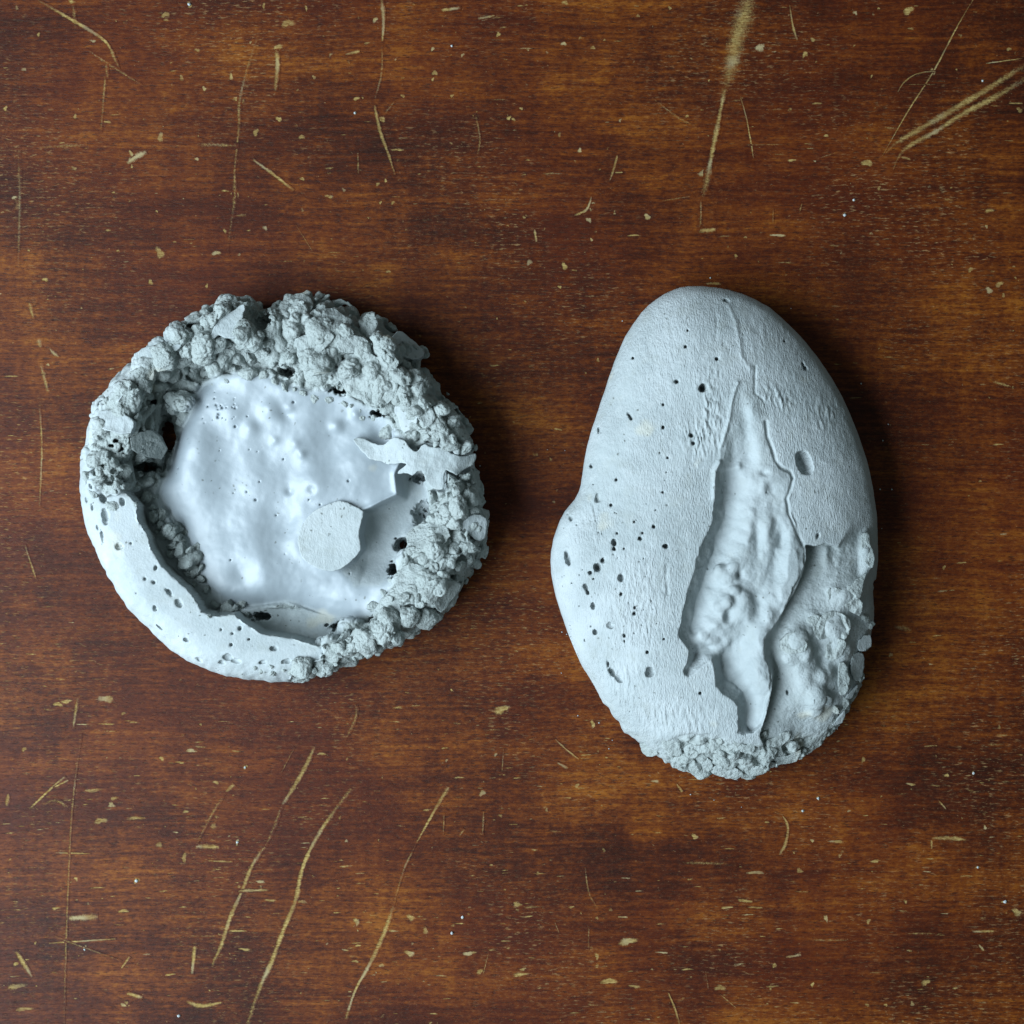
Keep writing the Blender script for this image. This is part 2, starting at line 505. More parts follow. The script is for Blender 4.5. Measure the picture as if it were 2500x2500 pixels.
TR = region(1250, 0, K, [
    [(892, -8, 70), (872, 70, 72), (842, 180, 64), (818, 290, 52), (803, 335, 22), (790, 400, 13), (770, 500, 17), (750, 600, 14), (735, 680, 24), (718, 745, 12)],
    [(1945, 240, 28), (1800, 332, 26), (1650, 422, 27), (1550, 480, 26), (1450, 540, 22), (1410, 580, 8)],
    [(1945, 292, 28), (1820, 368, 28), (1700, 430, 22), (1600, 495, 20), (1500, 550, 20), (1460, 590, 13), (1433, 652, 4)],
    [(1460, 590, 8), (1507, 602, 9)],
    [(1742, -5, 5), (1680, 100, 5), (1590, 270, 6), (1500, 410, 5), (1395, 592, 4)],
    [(1602, 268, 6), (1530, 278, 4), (1480, 310, 5), (1453, 352, 5)],
    [(860, 360, 5), (885, 450, 5), (912, 602, 6)], [(1047, 15, 5), (1060, 100, 8), (1077, 155, 6)],
    [(398, 582, 8), (386, 630, 9), (368, 685, 5)], [(385, 652, 6), (420, 650, 5)],
    [(300, 738, 5), (282, 790, 9), (232, 814, 8)], [(84, 862, 9), (93, 918, 8)],
    [(700, 872, 14), (772, 866, 14)], [(1870, 390, 5), (1930, 390, 6)], [(1785, 240, 4), (1930, 220, 4)]])
TRF = region(1250, 0, K, [
    [(712, 750, 8), (712, 830, 8), (703, 872, 5)], [(530, 370, 6), (620, 440, 9), (700, 482, 6)],
    [(985, 785, 6), (984, 845, 6)], [(1095, 765, 5), (1083, 805, 7)], [(1480, 320, 4), (1600, 318, 4)],
    [(560, 760, 5), (690, 738, 5)], [(1150, 600, 5), (1240, 570, 4)], [(110, 655, 8), (200, 655, 6)], [(850, 548, 4), (1040, 545, 5)]])
BL = region(0, 1700, K, [
    [(1187, 188, 13), (1155, 260, 14), (1110, 340, 14), (1063, 412, 13)],
    [(1000, 565, 9), (950, 640, 14), (915, 730, 12), (870, 830, 13), (830, 950, 13), (797, 1018, 15)],
    [(1327, 346, 15), (1270, 420, 14), (1215, 500, 14), (1165, 590, 14), (1135, 670, 13), (1115, 770, 16), (1070, 880, 15), (1025, 1000, 16), (980, 1100, 15), (930, 1250, 16)],
    [(1693, 340, 18), (1640, 430, 10), (1570, 555, 6)],
    [(1484, 790, 15), (1450, 890, 15), (1395, 1010, 13), (1340, 1110, 9), (1303, 1222, 14)],
    [(248, 300, 8), (190, 350, 8), (108, 428, 7)], [(200, 345, 6), (260, 315, 7)],
    [(58, 960, 12), (90, 1010, 16), (122, 1062, 8)], [(735, 938, 14), (724, 1052, 10)], [(32, 365, 13), (24, 418, 13)],
    [(700, 1150, 12), (760, 1168, 16), (842, 1154, 8)], [(735, 566, 16), (830, 568, 14)], [(250, 838, 16), (372, 832, 20)],
    [(180, 932, 6), (440, 915, 6)], [(895, 735, 9), (1018, 730, 8)], [(205, 590, 6), (345, 594, 5)], [(885, 330, 15), (850, 362, 9)],
    [(455, 1030, 6), (490, 980, 9)], [(780, 620, 6), (880, 625, 6)], [(860, 885, 7), (935, 885, 6)], [(475, 1120, 13), (540, 1138, 12)]])
BLF = region(0, 1700, K, [
    [(1063, 412, 10), (1035, 490, 14), (1000, 568, 10)], [(850, 362, 9), (820, 410, 12), (780, 480, 10), (738, 562, 8)],
    [(1570, 555, 6), (1525, 650, 10), (1497, 740, 7), (1484, 790, 8)], [(305, 140, 8), (270, 450, 8), (250, 900, 8), (240, 1240, 8)],
    [(1340, 25, 14), (1342, 80, 12), (1300, 165, 9)], [(155, 415, 9), (205, 393, 12), (260, 420, 14)],
    [(1112, 190, 6), (1060, 290, 5)], [(1675, 440, 8), (1672, 525, 6)], [(1825, 430, 6), (1820, 525, 8)], [(1752, 498, 7), (1733, 528, 7)],
    [(200, 905, 8), (460, 1000, 6)], [(1900, 190, 5), (1893, 300, 5)], [(1845, 960, 5), (1820, 1060, 6)], [(700, 905, 6), (830, 905, 5)]])
BR = region(1250, 1700, K, [
    [(1018, 445, 4), (1040, 490, 9), (1033, 550, 10), (1008, 602, 15)], [(160, 160, 5), (210, 205, 6), (255, 240, 5)],
    [(168, 248, 8), (213, 274, 9)], [(618, 328, 5), (645, 364, 9)], [(588, 1115, 5), (615, 1180, 7), (632, 1240, 6)],
    [(1608, 392, 6), (1640, 428, 5)], [(1733, 888, 7), (1822, 886, 9)], [(1758, 934, 6), (1782, 962, 10)],
    [(1582, 538, 6), (1584, 578, 8)], [(1580, 535, 8), (1650, 535, 16), (1718, 542, 6)], [(395, 832, 5), (440, 834, 6)],
    [(1030, 985, 6), (1095, 974, 10)], [(850, 768, 9), (910, 776, 9)]])
BRF = region(1250, 1700, K, [
    [(640, 628, 12), (820, 632, 12)], [(275, 640, 6), (290, 740, 8), (325, 805, 6)], [(730, 1040, 6), (742, 1110, 7)],
    [(1490, 895, 9), (1605, 895, 7)], [(1125, 920, 10), (1275, 920, 8)], [(290, 860, 6), (288, 960, 6)], [(160, 850, 6), (180, 900, 5)],
    [(1790, 184, 12), (1865, 180, 6)], [(780, 1120, 5), (850, 1180, 5)]])
def strands(S, n, wfac, s_lo=0.5):
    P = np.array(S, float)
    T = np.gradient(P[:, :2], axis=0); T /= np.linalg.norm(T, axis=1, keepdims=True)
    N = np.stack([-T[:, 1], T[:, 0]], 1)
    for k in range(n):
        o = random.uniform(-0.42, 0.42)
        a_ = random.randrange(0, max(1, len(P) - 3)); b_ = min(len(P), a_ + random.randint(3, len(P)))
        Q = P.copy(); Q[:, :2] += N * (P[:, 2:3] * o); Q[:, 2] = np.maximum(P[:, 2] * wfac * random.uniform(0.6, 1.4), 3.0)
        scratch([tuple(q) for q in Q[a_:b_]], s=random.uniform(s_lo, 1.1), fade=(0.4, 0.4))
G1 = TR[0]
strands(G1[:5], 12, 0.20, 0.8); scratch(G1[3:], s=0.95)
scratch([(p[0], p[1], p[2] * 0.95) for p in G1[:5]], s=0.88)
for G in TR[1:3]:
    strands(G, 7, 0.24, 0.8); scratch([(p[0], p[1], p[2] * 0.8) for p in G], s=0.95)
TR = TR[3:]
for S in TL + TR + BL + BR: scratch(S, s=1.05)
for S in TLF + TRF + BLF + BRF: scratch(S, s=0.55)
for S in [[(118, 848, 4), (130, 862, 8), (146, 873, 4)], [(70, 735, 9), (82, 780, 7)], [(92, 826, 14), (100, 850, 9)], [(98, 885, 9), (118, 960, 8)],
          [(95, 985, 6), (102, 1090, 5), (96, 1240, 5)], [(190, 1700, 8), (178, 1780, 6)], [(2180, 1530, 8), (2215, 1535, 14), (2225, 1542, 6)],
          [(1350, 1046, 4), (1375, 1051, 4)], [(1298, 1110, 8), (1316, 1110, 6)], [(2420, 930, 8), (2470, 945, 6)], [(60, 1330, 5), (90, 1420, 5)]]:
    scratch(S, s=0.75)

def worn_spots():
    V = []; F = []; A = []
    def spot(px, py, rx, ry, a):
        x, y = to(px, py); rx *= 0.1; ry *= 0.1
        z = 0.006 + 0.012 * random.random()
        n = 12; i0 = len(V); ph = random.random() * 9
        V.append((x, y, z)); A.append(a)
        for ring, (rr, w) in enumerate(((0.62, 0.8), (1.2, 0.0))):
            for k in range(n):
                t = 2 * math.pi * k / n
                j = 1 + 0.28 * math.sin(2 * t + ph) + 0.2 * math.sin(3 * t + 2.1 * ph) + 0.15 * (random.random() - 0.5)
                V.append((x + rx * rr * j * math.cos(t), y + ry * rr * j * math.sin(t), z)); A.append(a * w)
        for k in range(n):
            k2 = (k + 1) % n
            F.append((i0, i0 + 1 + k, i0 + 1 + k2))
            F.append((i0 + 1 + k, i0 + 1 + n + k, i0 + 1 + n + k2)); F.append((i0 + 1 + k, i0 + 1 + n + k2, i0 + 1 + k2))
    def zone(ox, oy, L, a=1.05):
        for q in L:
            rx = q[2]; ry = q[3] if len(q) > 3 else q[2]
            spot(ox + q[0] * K, oy + q[1] * K, rx * K * 0.78, ry * K * 0.78, a * random.uniform(0.7, 1.0))
    zone(0, 0, [(715, 18, 13, 15), (1085, 88, 27, 24), (625, 55, 17), (1048, 182, 24, 20), (745, 190, 12), (90, 262, 12), (685, 295, 13), (872, 290, 11, 15), (770, 335, 12),
                (902, 375, 26, 20), (1415, 75, 14), (605, 518, 18, 20), (1052, 450, 15), (965, 500, 16), (1138, 517, 14), (235, 543, 14), (320, 555, 14, 9), (283, 440, 11), (405, 460, 16, 9),
                (742, 600, 10), (890, 605, 11), (888, 733, 18), (1243, 742, 20, 11), (1297, 717, 10), (1425, 695, 10), (1455, 682, 9), (1482, 765, 10), (1435, 765, 8), (1000, 860, 11, 15),
                (603, 955, 25, 26), (815, 955, 20, 14), (170, 1055, 15, 12), (568, 1065, 15, 12), (1640, 275, 12, 16), (1632, 300, 9), (1705, 362, 10), (1500, 565, 28, 8), (1920, 445, 14, 10),
                (1880, 130, 10, 14), (1345, 372, 16, 10), (1440, 450, 18, 20), (20, 410, 12), (65, 605, 9, 14), (55, 745, 16, 9), (280, 635, 14, 9), (1790, 430, 8, 12), (1340, 427, 8),
                (1632, 185, 9, 12), (1140, 675, 11), (1185, 292, 10), (945, 160, 7), (1465, 1025, 12, 9), (270, 6, 20, 10), (145, 130, 10), (350, 155, 16, 8), (1520, 362, 10), (1155, 30, 6, 16), (995, 22, 8, 14)])
    zone(1250, 0, [(1495, 40, 26, 20), (935, 180, 32, 17), (1105, 205, 13, 18), (1135, 150, 15, 9), (1295, 48, 10, 13), (1383, 32, 7), (595, 30, 10), (195, 165, 12), (305, 180, 11), (200, 10, 15),
                   (475, 60, 9), (510, 818, 18, 14), (290, 830, 13, 15), (255, 568, 13, 10), (65, 990, 12, 18), (198, 1005, 16), (180, 1083, 9), (1340, 615, 25, 20), (1385, 710, 10), (1290, 755, 9),
                   (1505, 108, 14, 7), (1875, 185, 12), (1915, 415, 16, 13), (1800, 795, 22, 12), (1800, 1095, 20, 15), (1838, 1073, 20, 15), (1730, 1018, 12, 14), (1775, 305, 8), (760, 1070, 34, 9), (1005, 888, 34, 8),
                   (460, 888, 28, 6), (45, 820, 9, 7), (35, 410, 9), (5, 450, 10), (1150, 390, 22, 6), (1055, 605, 20, 7), (1790, 855, 7, 11), (720, 655, 30, 16), (1590, 270, 14, 16), (845, 965, 10, 7), (880, 895, 8), (300, 905, 8), (1185, 512, 16, 5)])
    zone(0, 1700, [(380, 470, 32, 18), (430, 385, 18, 11), (465, 810, 24, 11), (515, 695, 14, 18), (895, 550, 8, 18), (925, 268, 11, 12), (1345, 850, 15, 22), (1605, 885, 16, 16), (1550, 835, 22, 17), (1545, 970, 24, 16),
                   (1770, 970, 36, 10), (1820, 365, 15, 18), (815, 325, 14, 10), (805, 490, 20, 13), (1890, 50, 40, 22), (400, 10, 36, 22), (720, 205, 34, 8), (680, 250, 22, 7), (510, 460, 40, 12), (60, 1095, 45, 17), (90, 1180, 44, 12),
                   (1020, 770, 26, 9), (1140, 775, 22, 11), (925, 955, 30, 7), (1035, 490, 17, 8), (320, 950, 9, 14), (465, 65, 12, 10), (610, 235, 12), (420, 410, 22, 12), (350, 355, 50, 9), (695, 610, 14, 22), (1745, 835, 9), (1440, 1015, 12), (640, 1050, 26, 6),
                   (250, 20, 30, 9), (220, 30, 22, 14), (600, 560, 14, 20), (1350, 940, 13, 7), (1810, 1040, 16), (90, 200, 12), (700, 435, 14, 10), (60, 1010, 12), (980, 700, 34, 6), (210, 800, 22, 9), (470, 1165, 30, 8), (1340, 1000, 16, 8), (1870, 220, 8, 10)])
    zone(1250, 1700, [(920, 665, 36, 11), (1085, 658, 20, 11), (690, 530, 19, 13), (1370, 622, 28, 7), (810, 797, 26, 7), (920, 797, 34, 6), (435, 925, 44, 20), (365, 1075, 36, 18), (465, 1095, 28, 10), (785, 1100, 24, 17), (1560, 1080, 22, 16),
                      (990, 1015, 10, 18), (1133, 1088, 11), (975, 1100, 7, 13), (320, 980, 10, 20), (1505, 332, 24, 7), (1640, 298, 11), (1905, 815, 26, 18), (1855, 775, 16, 5), (1345, 850, 10, 14), (1185, 838, 10, 22), (20, 785, 28, 11), (1510, 1160, 13, 11),
                      (1340, 1165, 10), (1410, 1165, 9), (30, 1050, 40, 11), (245, 338, 12, 14), (305, 105, 12, 18), (540, 320, 18, 9), (1325, 240, 9, 18), (1785, 495, 10), (1757, 645, 10, 7), (1740, 290, 8), (1155, 385, 7, 12), (1097, 432, 9), (1132, 545, 9), (320, 1018, 12, 8), (40, 1030, 20, 7), (1500, 960, 14, 6), (130, 428, 9), (95, 668, 11, 8), (660, 1030, 26, 6), (1225, 548, 32, 9)])
    # countless smaller flecks lying along the grain
    for k in range(3200):
        px = random.uniform(-40, 2540); py = random.uniform(-40, 2540)
        dens = 0.16 + (0.62 if py > 1750 else 0.06) * (1.0 if px < 1500 else 0.5) + (0.12 if py < 700 else 0)
        if random.random() > dens: continue
        r = random.choice((1.6, 1.9, 2.3, 2.8, 3.4, 4.4))
        horiz = random.random() < (0.75 if py > 1300 else 0.45)
        spot(px, py, r * (random.uniform(1.5, 4.5) if horiz else 1.1), r * (0.62 if horiz else random.uniform(0.8, 1.6)), random.uniform(0.35, 0.8))
    me = bpy.data.meshes.new('worn_flecks')
    me.from_pydata([(a * MM, b * MM, c * MM) for a, b, c in V], [], F)
    at = me.attributes.new('wear', 'FLOAT', 'POINT'); at.data.foreach_set('value', np.array(A, np.float32))
    o = link('worn_flecks', me, WOOD, TABLE)
    o['kind'] = 'stuff'
worn_spots()

# ------------------------------------------------------------------ crumbs (shared meshes)
def crumb_mesh(k):
    bm = bmesh.new()
    bmesh.ops.create_icosphere(bm, subdivisions=4, radius=1.0)
    P = np.array([v.co[:] for v in bm.verts])
    r = np.random.default_rng(100 + k)
    rad = np.full(len(P), 1.0)
    for q in range(15):                      # broken facets
        d = r.standard_normal(3); d /= np.linalg.norm(d)
        lim = r.uniform(0.55, 0.92)
        t = P @ d
        rad = np.minimum(rad, np.where(t > 0.05, lim / np.maximum(t, 0.05), 9))
    o = r.uniform(-50, 50, 3)
    n1 = noise3(P * 1.3 + o, k); n2 = np.abs(noise3(P * 2.6 + o, k + 40)); n3 = noise3(P * 6.0 + o, k + 80); n4 = np.abs(noise3(P * 4.2 - o, k + 120))
    rad = rad * (1 + 0.24 * n1 - 0.30 * n2 + 0.06 * n3 - 0.14 * n4) + 0.16
    sc = r.uniform(0.55, 1.3, 3)
    V = P * rad[:, None] * sc
    Q = np.array([[v.index for v in f.verts] for f in bm.faces])
    bm.free()
    me = to_mesh('crumb', V, Q, {'gritty': np.ones(len(V))})
    me.materials.append(PLASTER)
    return me
CRUMBS = [crumb_mesh(k) for k in range(16)]

def crumb(parent, x, y, z, r, flat=1.0, name='crumb'):
    o = bpy.data.objects.new(name, random.choice(CRUMBS))
    o.parent = parent
    o.location = (x * MM, y * MM, z * MM)
    o.rotation_euler = (random.random() * 6.3, random.random() * 6.3, random.random() * 6.3)
    o.scale = (r, r, r * flat)
    col.objects.link(o)
    return o

def lump_root(px, py, label):
    o = bpy.data.objects.new('plaster_lump', None)
    x, y = to(px, py)
    o.location = (x * MM, y * MM, 0)
    o.empty_display_size = 0.01
    o['label'] = label; o['category'] = 'plaster lump'
    col.objects.link(o)
    return o

def finish(vol, name, parent, crumbmask, gloss, stria, fine=0.16, root_xy=(0, 0)):
    V, Q = vol.mesh()
    N = vnormals(V, Q)
    Q = Q[V[Q][:, :, 2].max(1) > 0.06]          # the face it rests on is never seen
    A = samp(vol, crumbmask, V)
    d = A * (fine * noise3(V * 0.9, 21) + 0.6 * fine * noise3(V * 1.9, 22)) + 0.025 * noise3(V * 0.7, 23)
    keep = V[:, 2] > 0.25
    V = V + N * (d * keep)[:, None].astype(np.float32)
    V[:, 0] -= root_xy[0]; V[:, 1] -= root_xy[1]
    at = {'gritty': np.clip(A, 0, 1), 'gloss': samp(vol, gloss, V + np.array([root_xy[0], root_xy[1], 0])), 'stria': samp(vol, stria, V + np.array([root_xy[0], root_xy[1], 0]))}
    return link(name, to_mesh(name, V, Q, at), PLASTER, parent)

S19 = 2500 / 1932.0
def full(L): return [(a * S19, b * S19) for a, b in L]

def SLAB(root, rx, ry, name, POLY, hz, thick, z, seed, rough=0.05, sm=2, gritty=None):
    P = smooth_poly(pts(POLY, z), sm)
    x0, y0 = P.min(0) - 1; x1, y1 = P.max(0) + 1
    w = Vol(x0, x1, y0, y1, z + 6, h=0.19, z0=z - 5)
    s_ = poly_sd(P, w.X, w.Y) + 0.12 * noise2(w.X * 1.4, w.Y * 1.4, seed) + (0.30 if name == 'flake' else 0.08 if name == 'disc_of_skin' else 0.34) * noise2(w.X * 0.55, w.Y * 0.55, seed + 9)
    Hs = hz(w.X, w.Y) + rough * noise2(w.X * 0.8, w.Y * 0.8, seed + 1)
    f = np.abs(w.z[None, None, :] - Hs[:, :, None]) - thick / 2
    w.f = np.maximum(f, s_[:, :, None]).astype(np.float32)
    V, Q = w.mesh()
    V = V - np.array([rx, ry, 0], np.float32)
    return link(name, to_mesh(name, V, Q, {'stria': np.full(len(V), 0.45), 'gritty': np.full(len(V), (0.15 if gritty is None else gritty))}), PLASTER, root)

def CHUNK(root, rx, ry, v, zt, P, up, thick, rough, seed):
    cx = sum(p[0] for p in P) / len(P); cy = sum(p[1] for p in P) / len(P)
    q = pts(P, 19); zs = []
    for x, y in q:
        i = int((x - v.x[0]) / v.h); j = int((y - v.y[0]) / v.h)
        if 0 <= i < zt.shape[0] and 0 <= j < zt.shape[1] and zt[i, j] > 4: zs.append((x, y, zt[i, j]))
    zs = np.array(zs)
    M = np.c_[zs[:, 0], zs[:, 1], np.ones(len(zs))]
    co = np.linalg.lstsq(M, zs[:, 2], rcond=None)[0]
    co[:2] *= 0.6
    zc = zs[:, 2].mean(); mx, my = zs[:, 0].mean(), zs[:, 1].mean()
    SLAB(root, rx, ry, 'rim_chunk', P, lambda X_, Y_: zc + up - thick / 2 + co[0] * (X_ - mx) + co[1] * (Y_ - my) - rough * 1.7 * np.abs(noise2(X_ * 0.34, Y_ * 0.34, seed)) + rough * 0.35 * noise2(X_ * 0.9, Y_ * 0.9, seed + 5), thick, zc, seed, 0.05, 2, 0.15 if rough < 0.26 else 0.85)

def CHUNKS(ZA, ZB, ZD, k):
    L = [
        (ZA, [(800,420),(900,380),(1060,390),(1120,450),(1000,480),(960,560),(900,590),(820,500)], 0.7, 2.4, 0.15, 301),
        (ZA, [(1290,300),(1400,240),(1500,190),(1490,300),(1465,470),(1380,480),(1290,460),(1200,530),(1240,400)], 1.0, 2.6, 0.12, 302),
        (ZA, [(275,950),(340,880),(490,890),(480,990),(410,1040),(340,1010)], 0.8, 2.6, 0.2, 303),
        (ZA, [(240,1130),(330,1090),(470,1130),(570,1190),(540,1290),(450,1300),(330,1265),(240,1230)], 1.2, 3.0, 0.25, 304),
        (ZA, [(560,1330),(700,1270),(790,1370),(800,1470),(720,1510),(640,1480),(560,1440)], 1.4, 3.0, 0.4, 305),
        (ZA, [(560,620),(700,550),(770,590),(720,660),(740,800),(680,840),(610,730)], 0.6, 2.4, 0.15, 306),
        (ZB, [(490,770),(620,620),(760,600),(850,640),(960,610),(1040,690),(1000,800),(1040,880),(1010,980),(860,1075),(720,1020),(600,960),(540,860)], 2.0, 4.0, 0.75, 307),
        (ZB, [(150,490),(300,440),(440,430),(490,480),(420,560),(370,620),(390,760),(300,800),(200,700),(160,590)], 1.4, 3.6, 0.35, 308),
        (ZB, [(500,490),(600,440),(740,480),(770,530),(700,590),(600,610),(520,580)], 1.0, 3.2, 0.35, 309),
        (ZB, [(940,560),(1000,440),(1040,420),(1140,480),(1245,580),(1200,660),(1080,650)], 1.2, 4.0, 0.25, 310),
        (ZB, [(380,260),(460,210),(560,270),(640,330),(560,430),(420,400)], 1.0, 3.2, 0.5, 311),
        (ZB, [(20,160),(150,80),(270,120),(290,240),(220,330),(90,310),(20,250)], 1.2, 3.6, 0.5, 312),
        (ZB, [(990,1050),(1160,1100),(1190,1200),(1080,1290),(1040,1200)], 0.9, 3.0, 0.25, 313),
        (ZB, [(1190,1120),(1280,1060),(1340,1120),(1330,1210),(1240,1230)], 1.2, 3.0, 0.3, 314),
        (ZD, [(1080,530),(1170,440),(1300,400),(1420,420),(1480,520),(1400,600),(1280,660),(1150,640)], 1.4, 3.4, 0.55, 315),
        (ZD, [(1000,920),(1060,780),(1200,760),(1330,850),(1330,960),(1200,1000),(1050,1010)], 1.4, 3.6, 0.5, 316),
        (ZD, [(1330,980),(1430,890),(1560,940),(1500,1060),(1400,1180),(1340,1120)], 1.0, 3.6, 0.4, 317),
        (ZD, [(1550,430),(1680,330),(1780,370),(1785,480),(1740,560),(1640,520)], 0.8, 3.4, 0.25, 318),
        (ZD, [(830,1140),(930,1030),(1040,1090),(1060,1200),(1000,1250),(900,1200)], 1.0, 3.2, 0.4, 319),
        (ZD, [(490,1500),(590,1320),(620,1360),(600,1470),(640,1600),(570,1570)], 1.2, 3.2, 0.4, 320),
    ]
    return [([(z[0] + a * k, z[1] + b * k) for a, b in P], up + 0.4, th + 0.8, ro, sd) for z, P, up, th, ro, sd in L]

# ================================================================== round hollow lump
def build_round():
    root = lump_root(700, 1190, 'round hollow grey plaster lump with crumbly rim around a smooth bowl')
    rx, ry = to(700, 1190)
    OUT = full([(455,562),(482,566),(500,588),(520,575),(540,557),(575,553),(610,560),(650,577),(690,596),(728,610),(752,632),(798,660),(799,674),(790,690),(815,715),(835,742),(860,775),(885,810),
        (892,835),(895,865),(898,890),(905,925),(915,965),(918,1000),(915,1035),(905,1060),(884,1088),(868,1115),(850,1145),(825,1170),(780,1195),(750,1215),(700,1235),(650,1258),(600,1275),(560,1285),
        (520,1287),(480,1283),(430,1275),(370,1255),(320,1222),(280,1185),(245,1150),(215,1100),(190,1055),(170,1010),(158,960),(153,900),(155,860),(165,810),(180,765),(197,735),(230,700),(270,665),(305,635),(345,605),(385,580),(420,567)])
    FLOOR = [(398,1160),(406,1117),(418,1069),(449,1026),(466,989),(472,958),(497,932),(540,923),(583,912),(626,906),(668,926),(720,946),(765,958),(800,955),(839,968),(885,990),(930,1016),(965,1052),(985,1080),
        (1010,1110),(1030,1165),(1042,1215),(1035,1262),(1000,1300),(985,1335),(965,1390),(950,1430),(930,1465),(908,1490),(896,1507),(851,1513),(794,1507),(737,1487),(697,1472),(640,1480),(555,1478),(510,1432),(482,1395),(455,1325),(412,1258),(380,1205)]
    SUNK = [(1040,1130),(985,1118),(967,1157),(973,1208),(936,1225),(908,1240),(888,1248),(882,1274),(878,1308),(882,1342),(862,1368),(822,1393),(860,1440),(930,1440),(970,1400),(1000,1310),(1050,1270),(1060,1190)]
    CRES = [(292,1195),(312,1203),(338,1234),(338,1268),(364,1314),(372,1342),(398,1382),(426,1411),(455,1433),(477,1462),(495,1493),(534,1503),(574,1499),(597,1519),(640,1544),(711,1556),(765,1573),(794,1585),(780,1612),
        (722,1630),(690,1690),(480,1690),(300,1560),(160,1400),(130,1290),(130,1120),(222,1120),(236,1180),(262,1215)]
    v = Vol(*(np.array([to(180, 0, 8)[0], to(1205, 0, 8)[0]])), to(0, 1690, 8)[1], to(0, 695, 8)[1], 25.0)
    X, Y = v.X, v.Y
    sd = poly_sd(smooth_poly(pts(OUT, 8), 2), X, Y)
    sd = sd + 0.35 * noise2(X * 0.30, Y * 0.30, 3) + 0.2 * noise2(X * 0.8, Y * 0.8, 4)
    r = np.clip(-sd, 0, None)
    dp = poly_sd(smooth_poly(pts(FLOOR, 12), 2), X, Y)
    scres = poly_sd(pts(CRES, 17), X, Y)
    t = np.clip(dp, 0, None) / (np.clip(dp, 0, None) + r + 1e-3)
    rim = np.interp(t, [0, .15, .42, .70, .88, 1], [8.0, 12.3, 19.3, 18.8, 13.8, 8.0])
    rim = rim + 1.6 * noise2(X * 0.09, Y * 0.09, 8) + 0.9 * noise2(X * 0.22, Y * 0.22, 9)
    q = np.clip(-dp, 0, None)
    sw = sstep(-6, 8, -(X - to(560, 0)[0]) * 0.7 - (Y - to(0, 1250)[1]))
    wl_ = np.maximum(sstep(to(560, 0)[0], to(470, 0)[0], X), sstep(to(0, 1400)[1], to(0, 1470)[1], Y) * sstep(to(930, 0)[0], to(860, 0)[0], X))
    wl_ = blur(wl_.astype(np.float32), 12)
    rim = rim + (1 - wl_) * np.interp(t, [0, .12, .30], [4.9, 2.4, 0])
    pool = 11.8 - wl_ * (4.2 - 0.6 * sw) * np.exp(-q / (2.4 + 4.1 * sw)) + (1 - wl_) * 1.6 * np.exp(-q / 3.5)
    # gentle undulation of the slick floor
    pool = pool + 1.9 * noise2(X * 0.05, Y * 0.05, 12) + 0.60 * noise2(X * 0.13, Y * 0.13, 13) + 0.11 * noise2(X * 0.38, Y * 0.38, 14) + 0.05 * noise2(X * 0.9, Y * 0.9, 16)
    for (px, py, s, h) in [(655,1000,22,0.8),(700,1010,16,-0.7),(560,1010,38,0.9),(610,1045,18,0.7),(690,1130,60,-0.9),(760,1180,40,0.8),(640,1190,50,0.5),(880,1125,60,1.3),(800,1090,45,-0.6),(560,1180,60,-0.5),
                           (700,1270,70,-0.9),(620,1330,55,0.6),(730,1330,35,0.7),(640,1410,50,0.4),(480,1090,40,0.8),(820,1040,16,0.8),(868,1012,12,0.7),(930,1060,25,-1.0),(720,1085,14,0.5),(760,1240,18,-0.5),(705,1000,12,0.6),(590,1400,30,-0.5),
                           (735,1110,10,.5),(670,1075,9,.4),(705,1200,9,-.5),(760,1195,8,-.4)]:
        x, y = to(px, py, 13)
        pool = pool + 1.35 * h * np.exp(-((X - x) ** 2 + (Y - y) ** 2) / (s * 0.1) ** 2)
    dxc, dyc = to(810, 1305, 14)
    nd = sstep(11.0, 6.5, np.sqrt((X - dxc) ** 2 + (Y - dyc) ** 2))
    pool = pool * (1 - nd) + 12.1 * nd
    ss = poly_sd(pts(SUNK, 13), X, Y)
    low = pts([(810, 1400), (870, 1450), (960, 1440)], 12)
    pool = pool - 4.4 * sstep(0.0, -0.35, ss) * sstep(0.5, 8.5, line_dist(low, X, Y))
    pool = pool - sstep(0.0, -2.0, ss) * np.clip((X - to(885, 0)[0]) * 0.30, 0, 4.0) * sstep(0.5, 6, line_dist(low, X, Y))
    edgeline = pts([(985,1118),(967,1157),(973,1208),(936,1225),(908,1240),(888,1248)], 13)
    pool = pool + 0.8 * np.exp(-(line_dist(edgeline, X, Y) / 1.1) ** 2) * (ss > 0)
    # tiny curled crack at the lower edge
    H = np.where(dp < 0, pool, rim)
    nb = np.exp(-(dp / 1.8) ** 2) * (1 - wl_)
    H = blur(H, 1.2) * (1 - nb) + blur(H, 4.0) * nb
    H = H.astype(np.float32)
    # trench where the slick mass has shrunk from the rim
    tr = pts([(340,1142),(388,1128),(400,1080),(402,1030),(385,985),(398,948),(440,925),(480,905)], 12)
    dtr = line_dist(tr, X, Y)
    H = H - 7.0 * np.exp(-(dtr / 2.9) ** 2)
    # terrace under the crescent's lip
    ter = pts([(312,1203),(338,1234),(364,1314),(398,1382),(455,1433),(495,1493),(574,1499),(640,1544),(711,1556),(780,1575),(830,1560),(851,1520),(737,1487),(640,1480),(555,1478),(482,1395),(412,1258),(370,1180)], 12)
    tz = sstep(0.2, -0.8, poly_sd(ter, X, Y))
    H = H * (1 - tz) + np.minimum(H, 9.4 - 1.5 * np.clip(sstep(-2, 8, X - to(640, 0)[0]), 0, 1)) * tz
    # crescent: plain smooth plate with a sharp inner lip
    plate = 8.0 + 9.6 * np.sqrt(np.clip(1 - (1 - np.clip(r / 8.0, 0, 1)) ** 2, 0, 1)) + 0.25 * noise2(X * 0.12, Y * 0.12, 15)
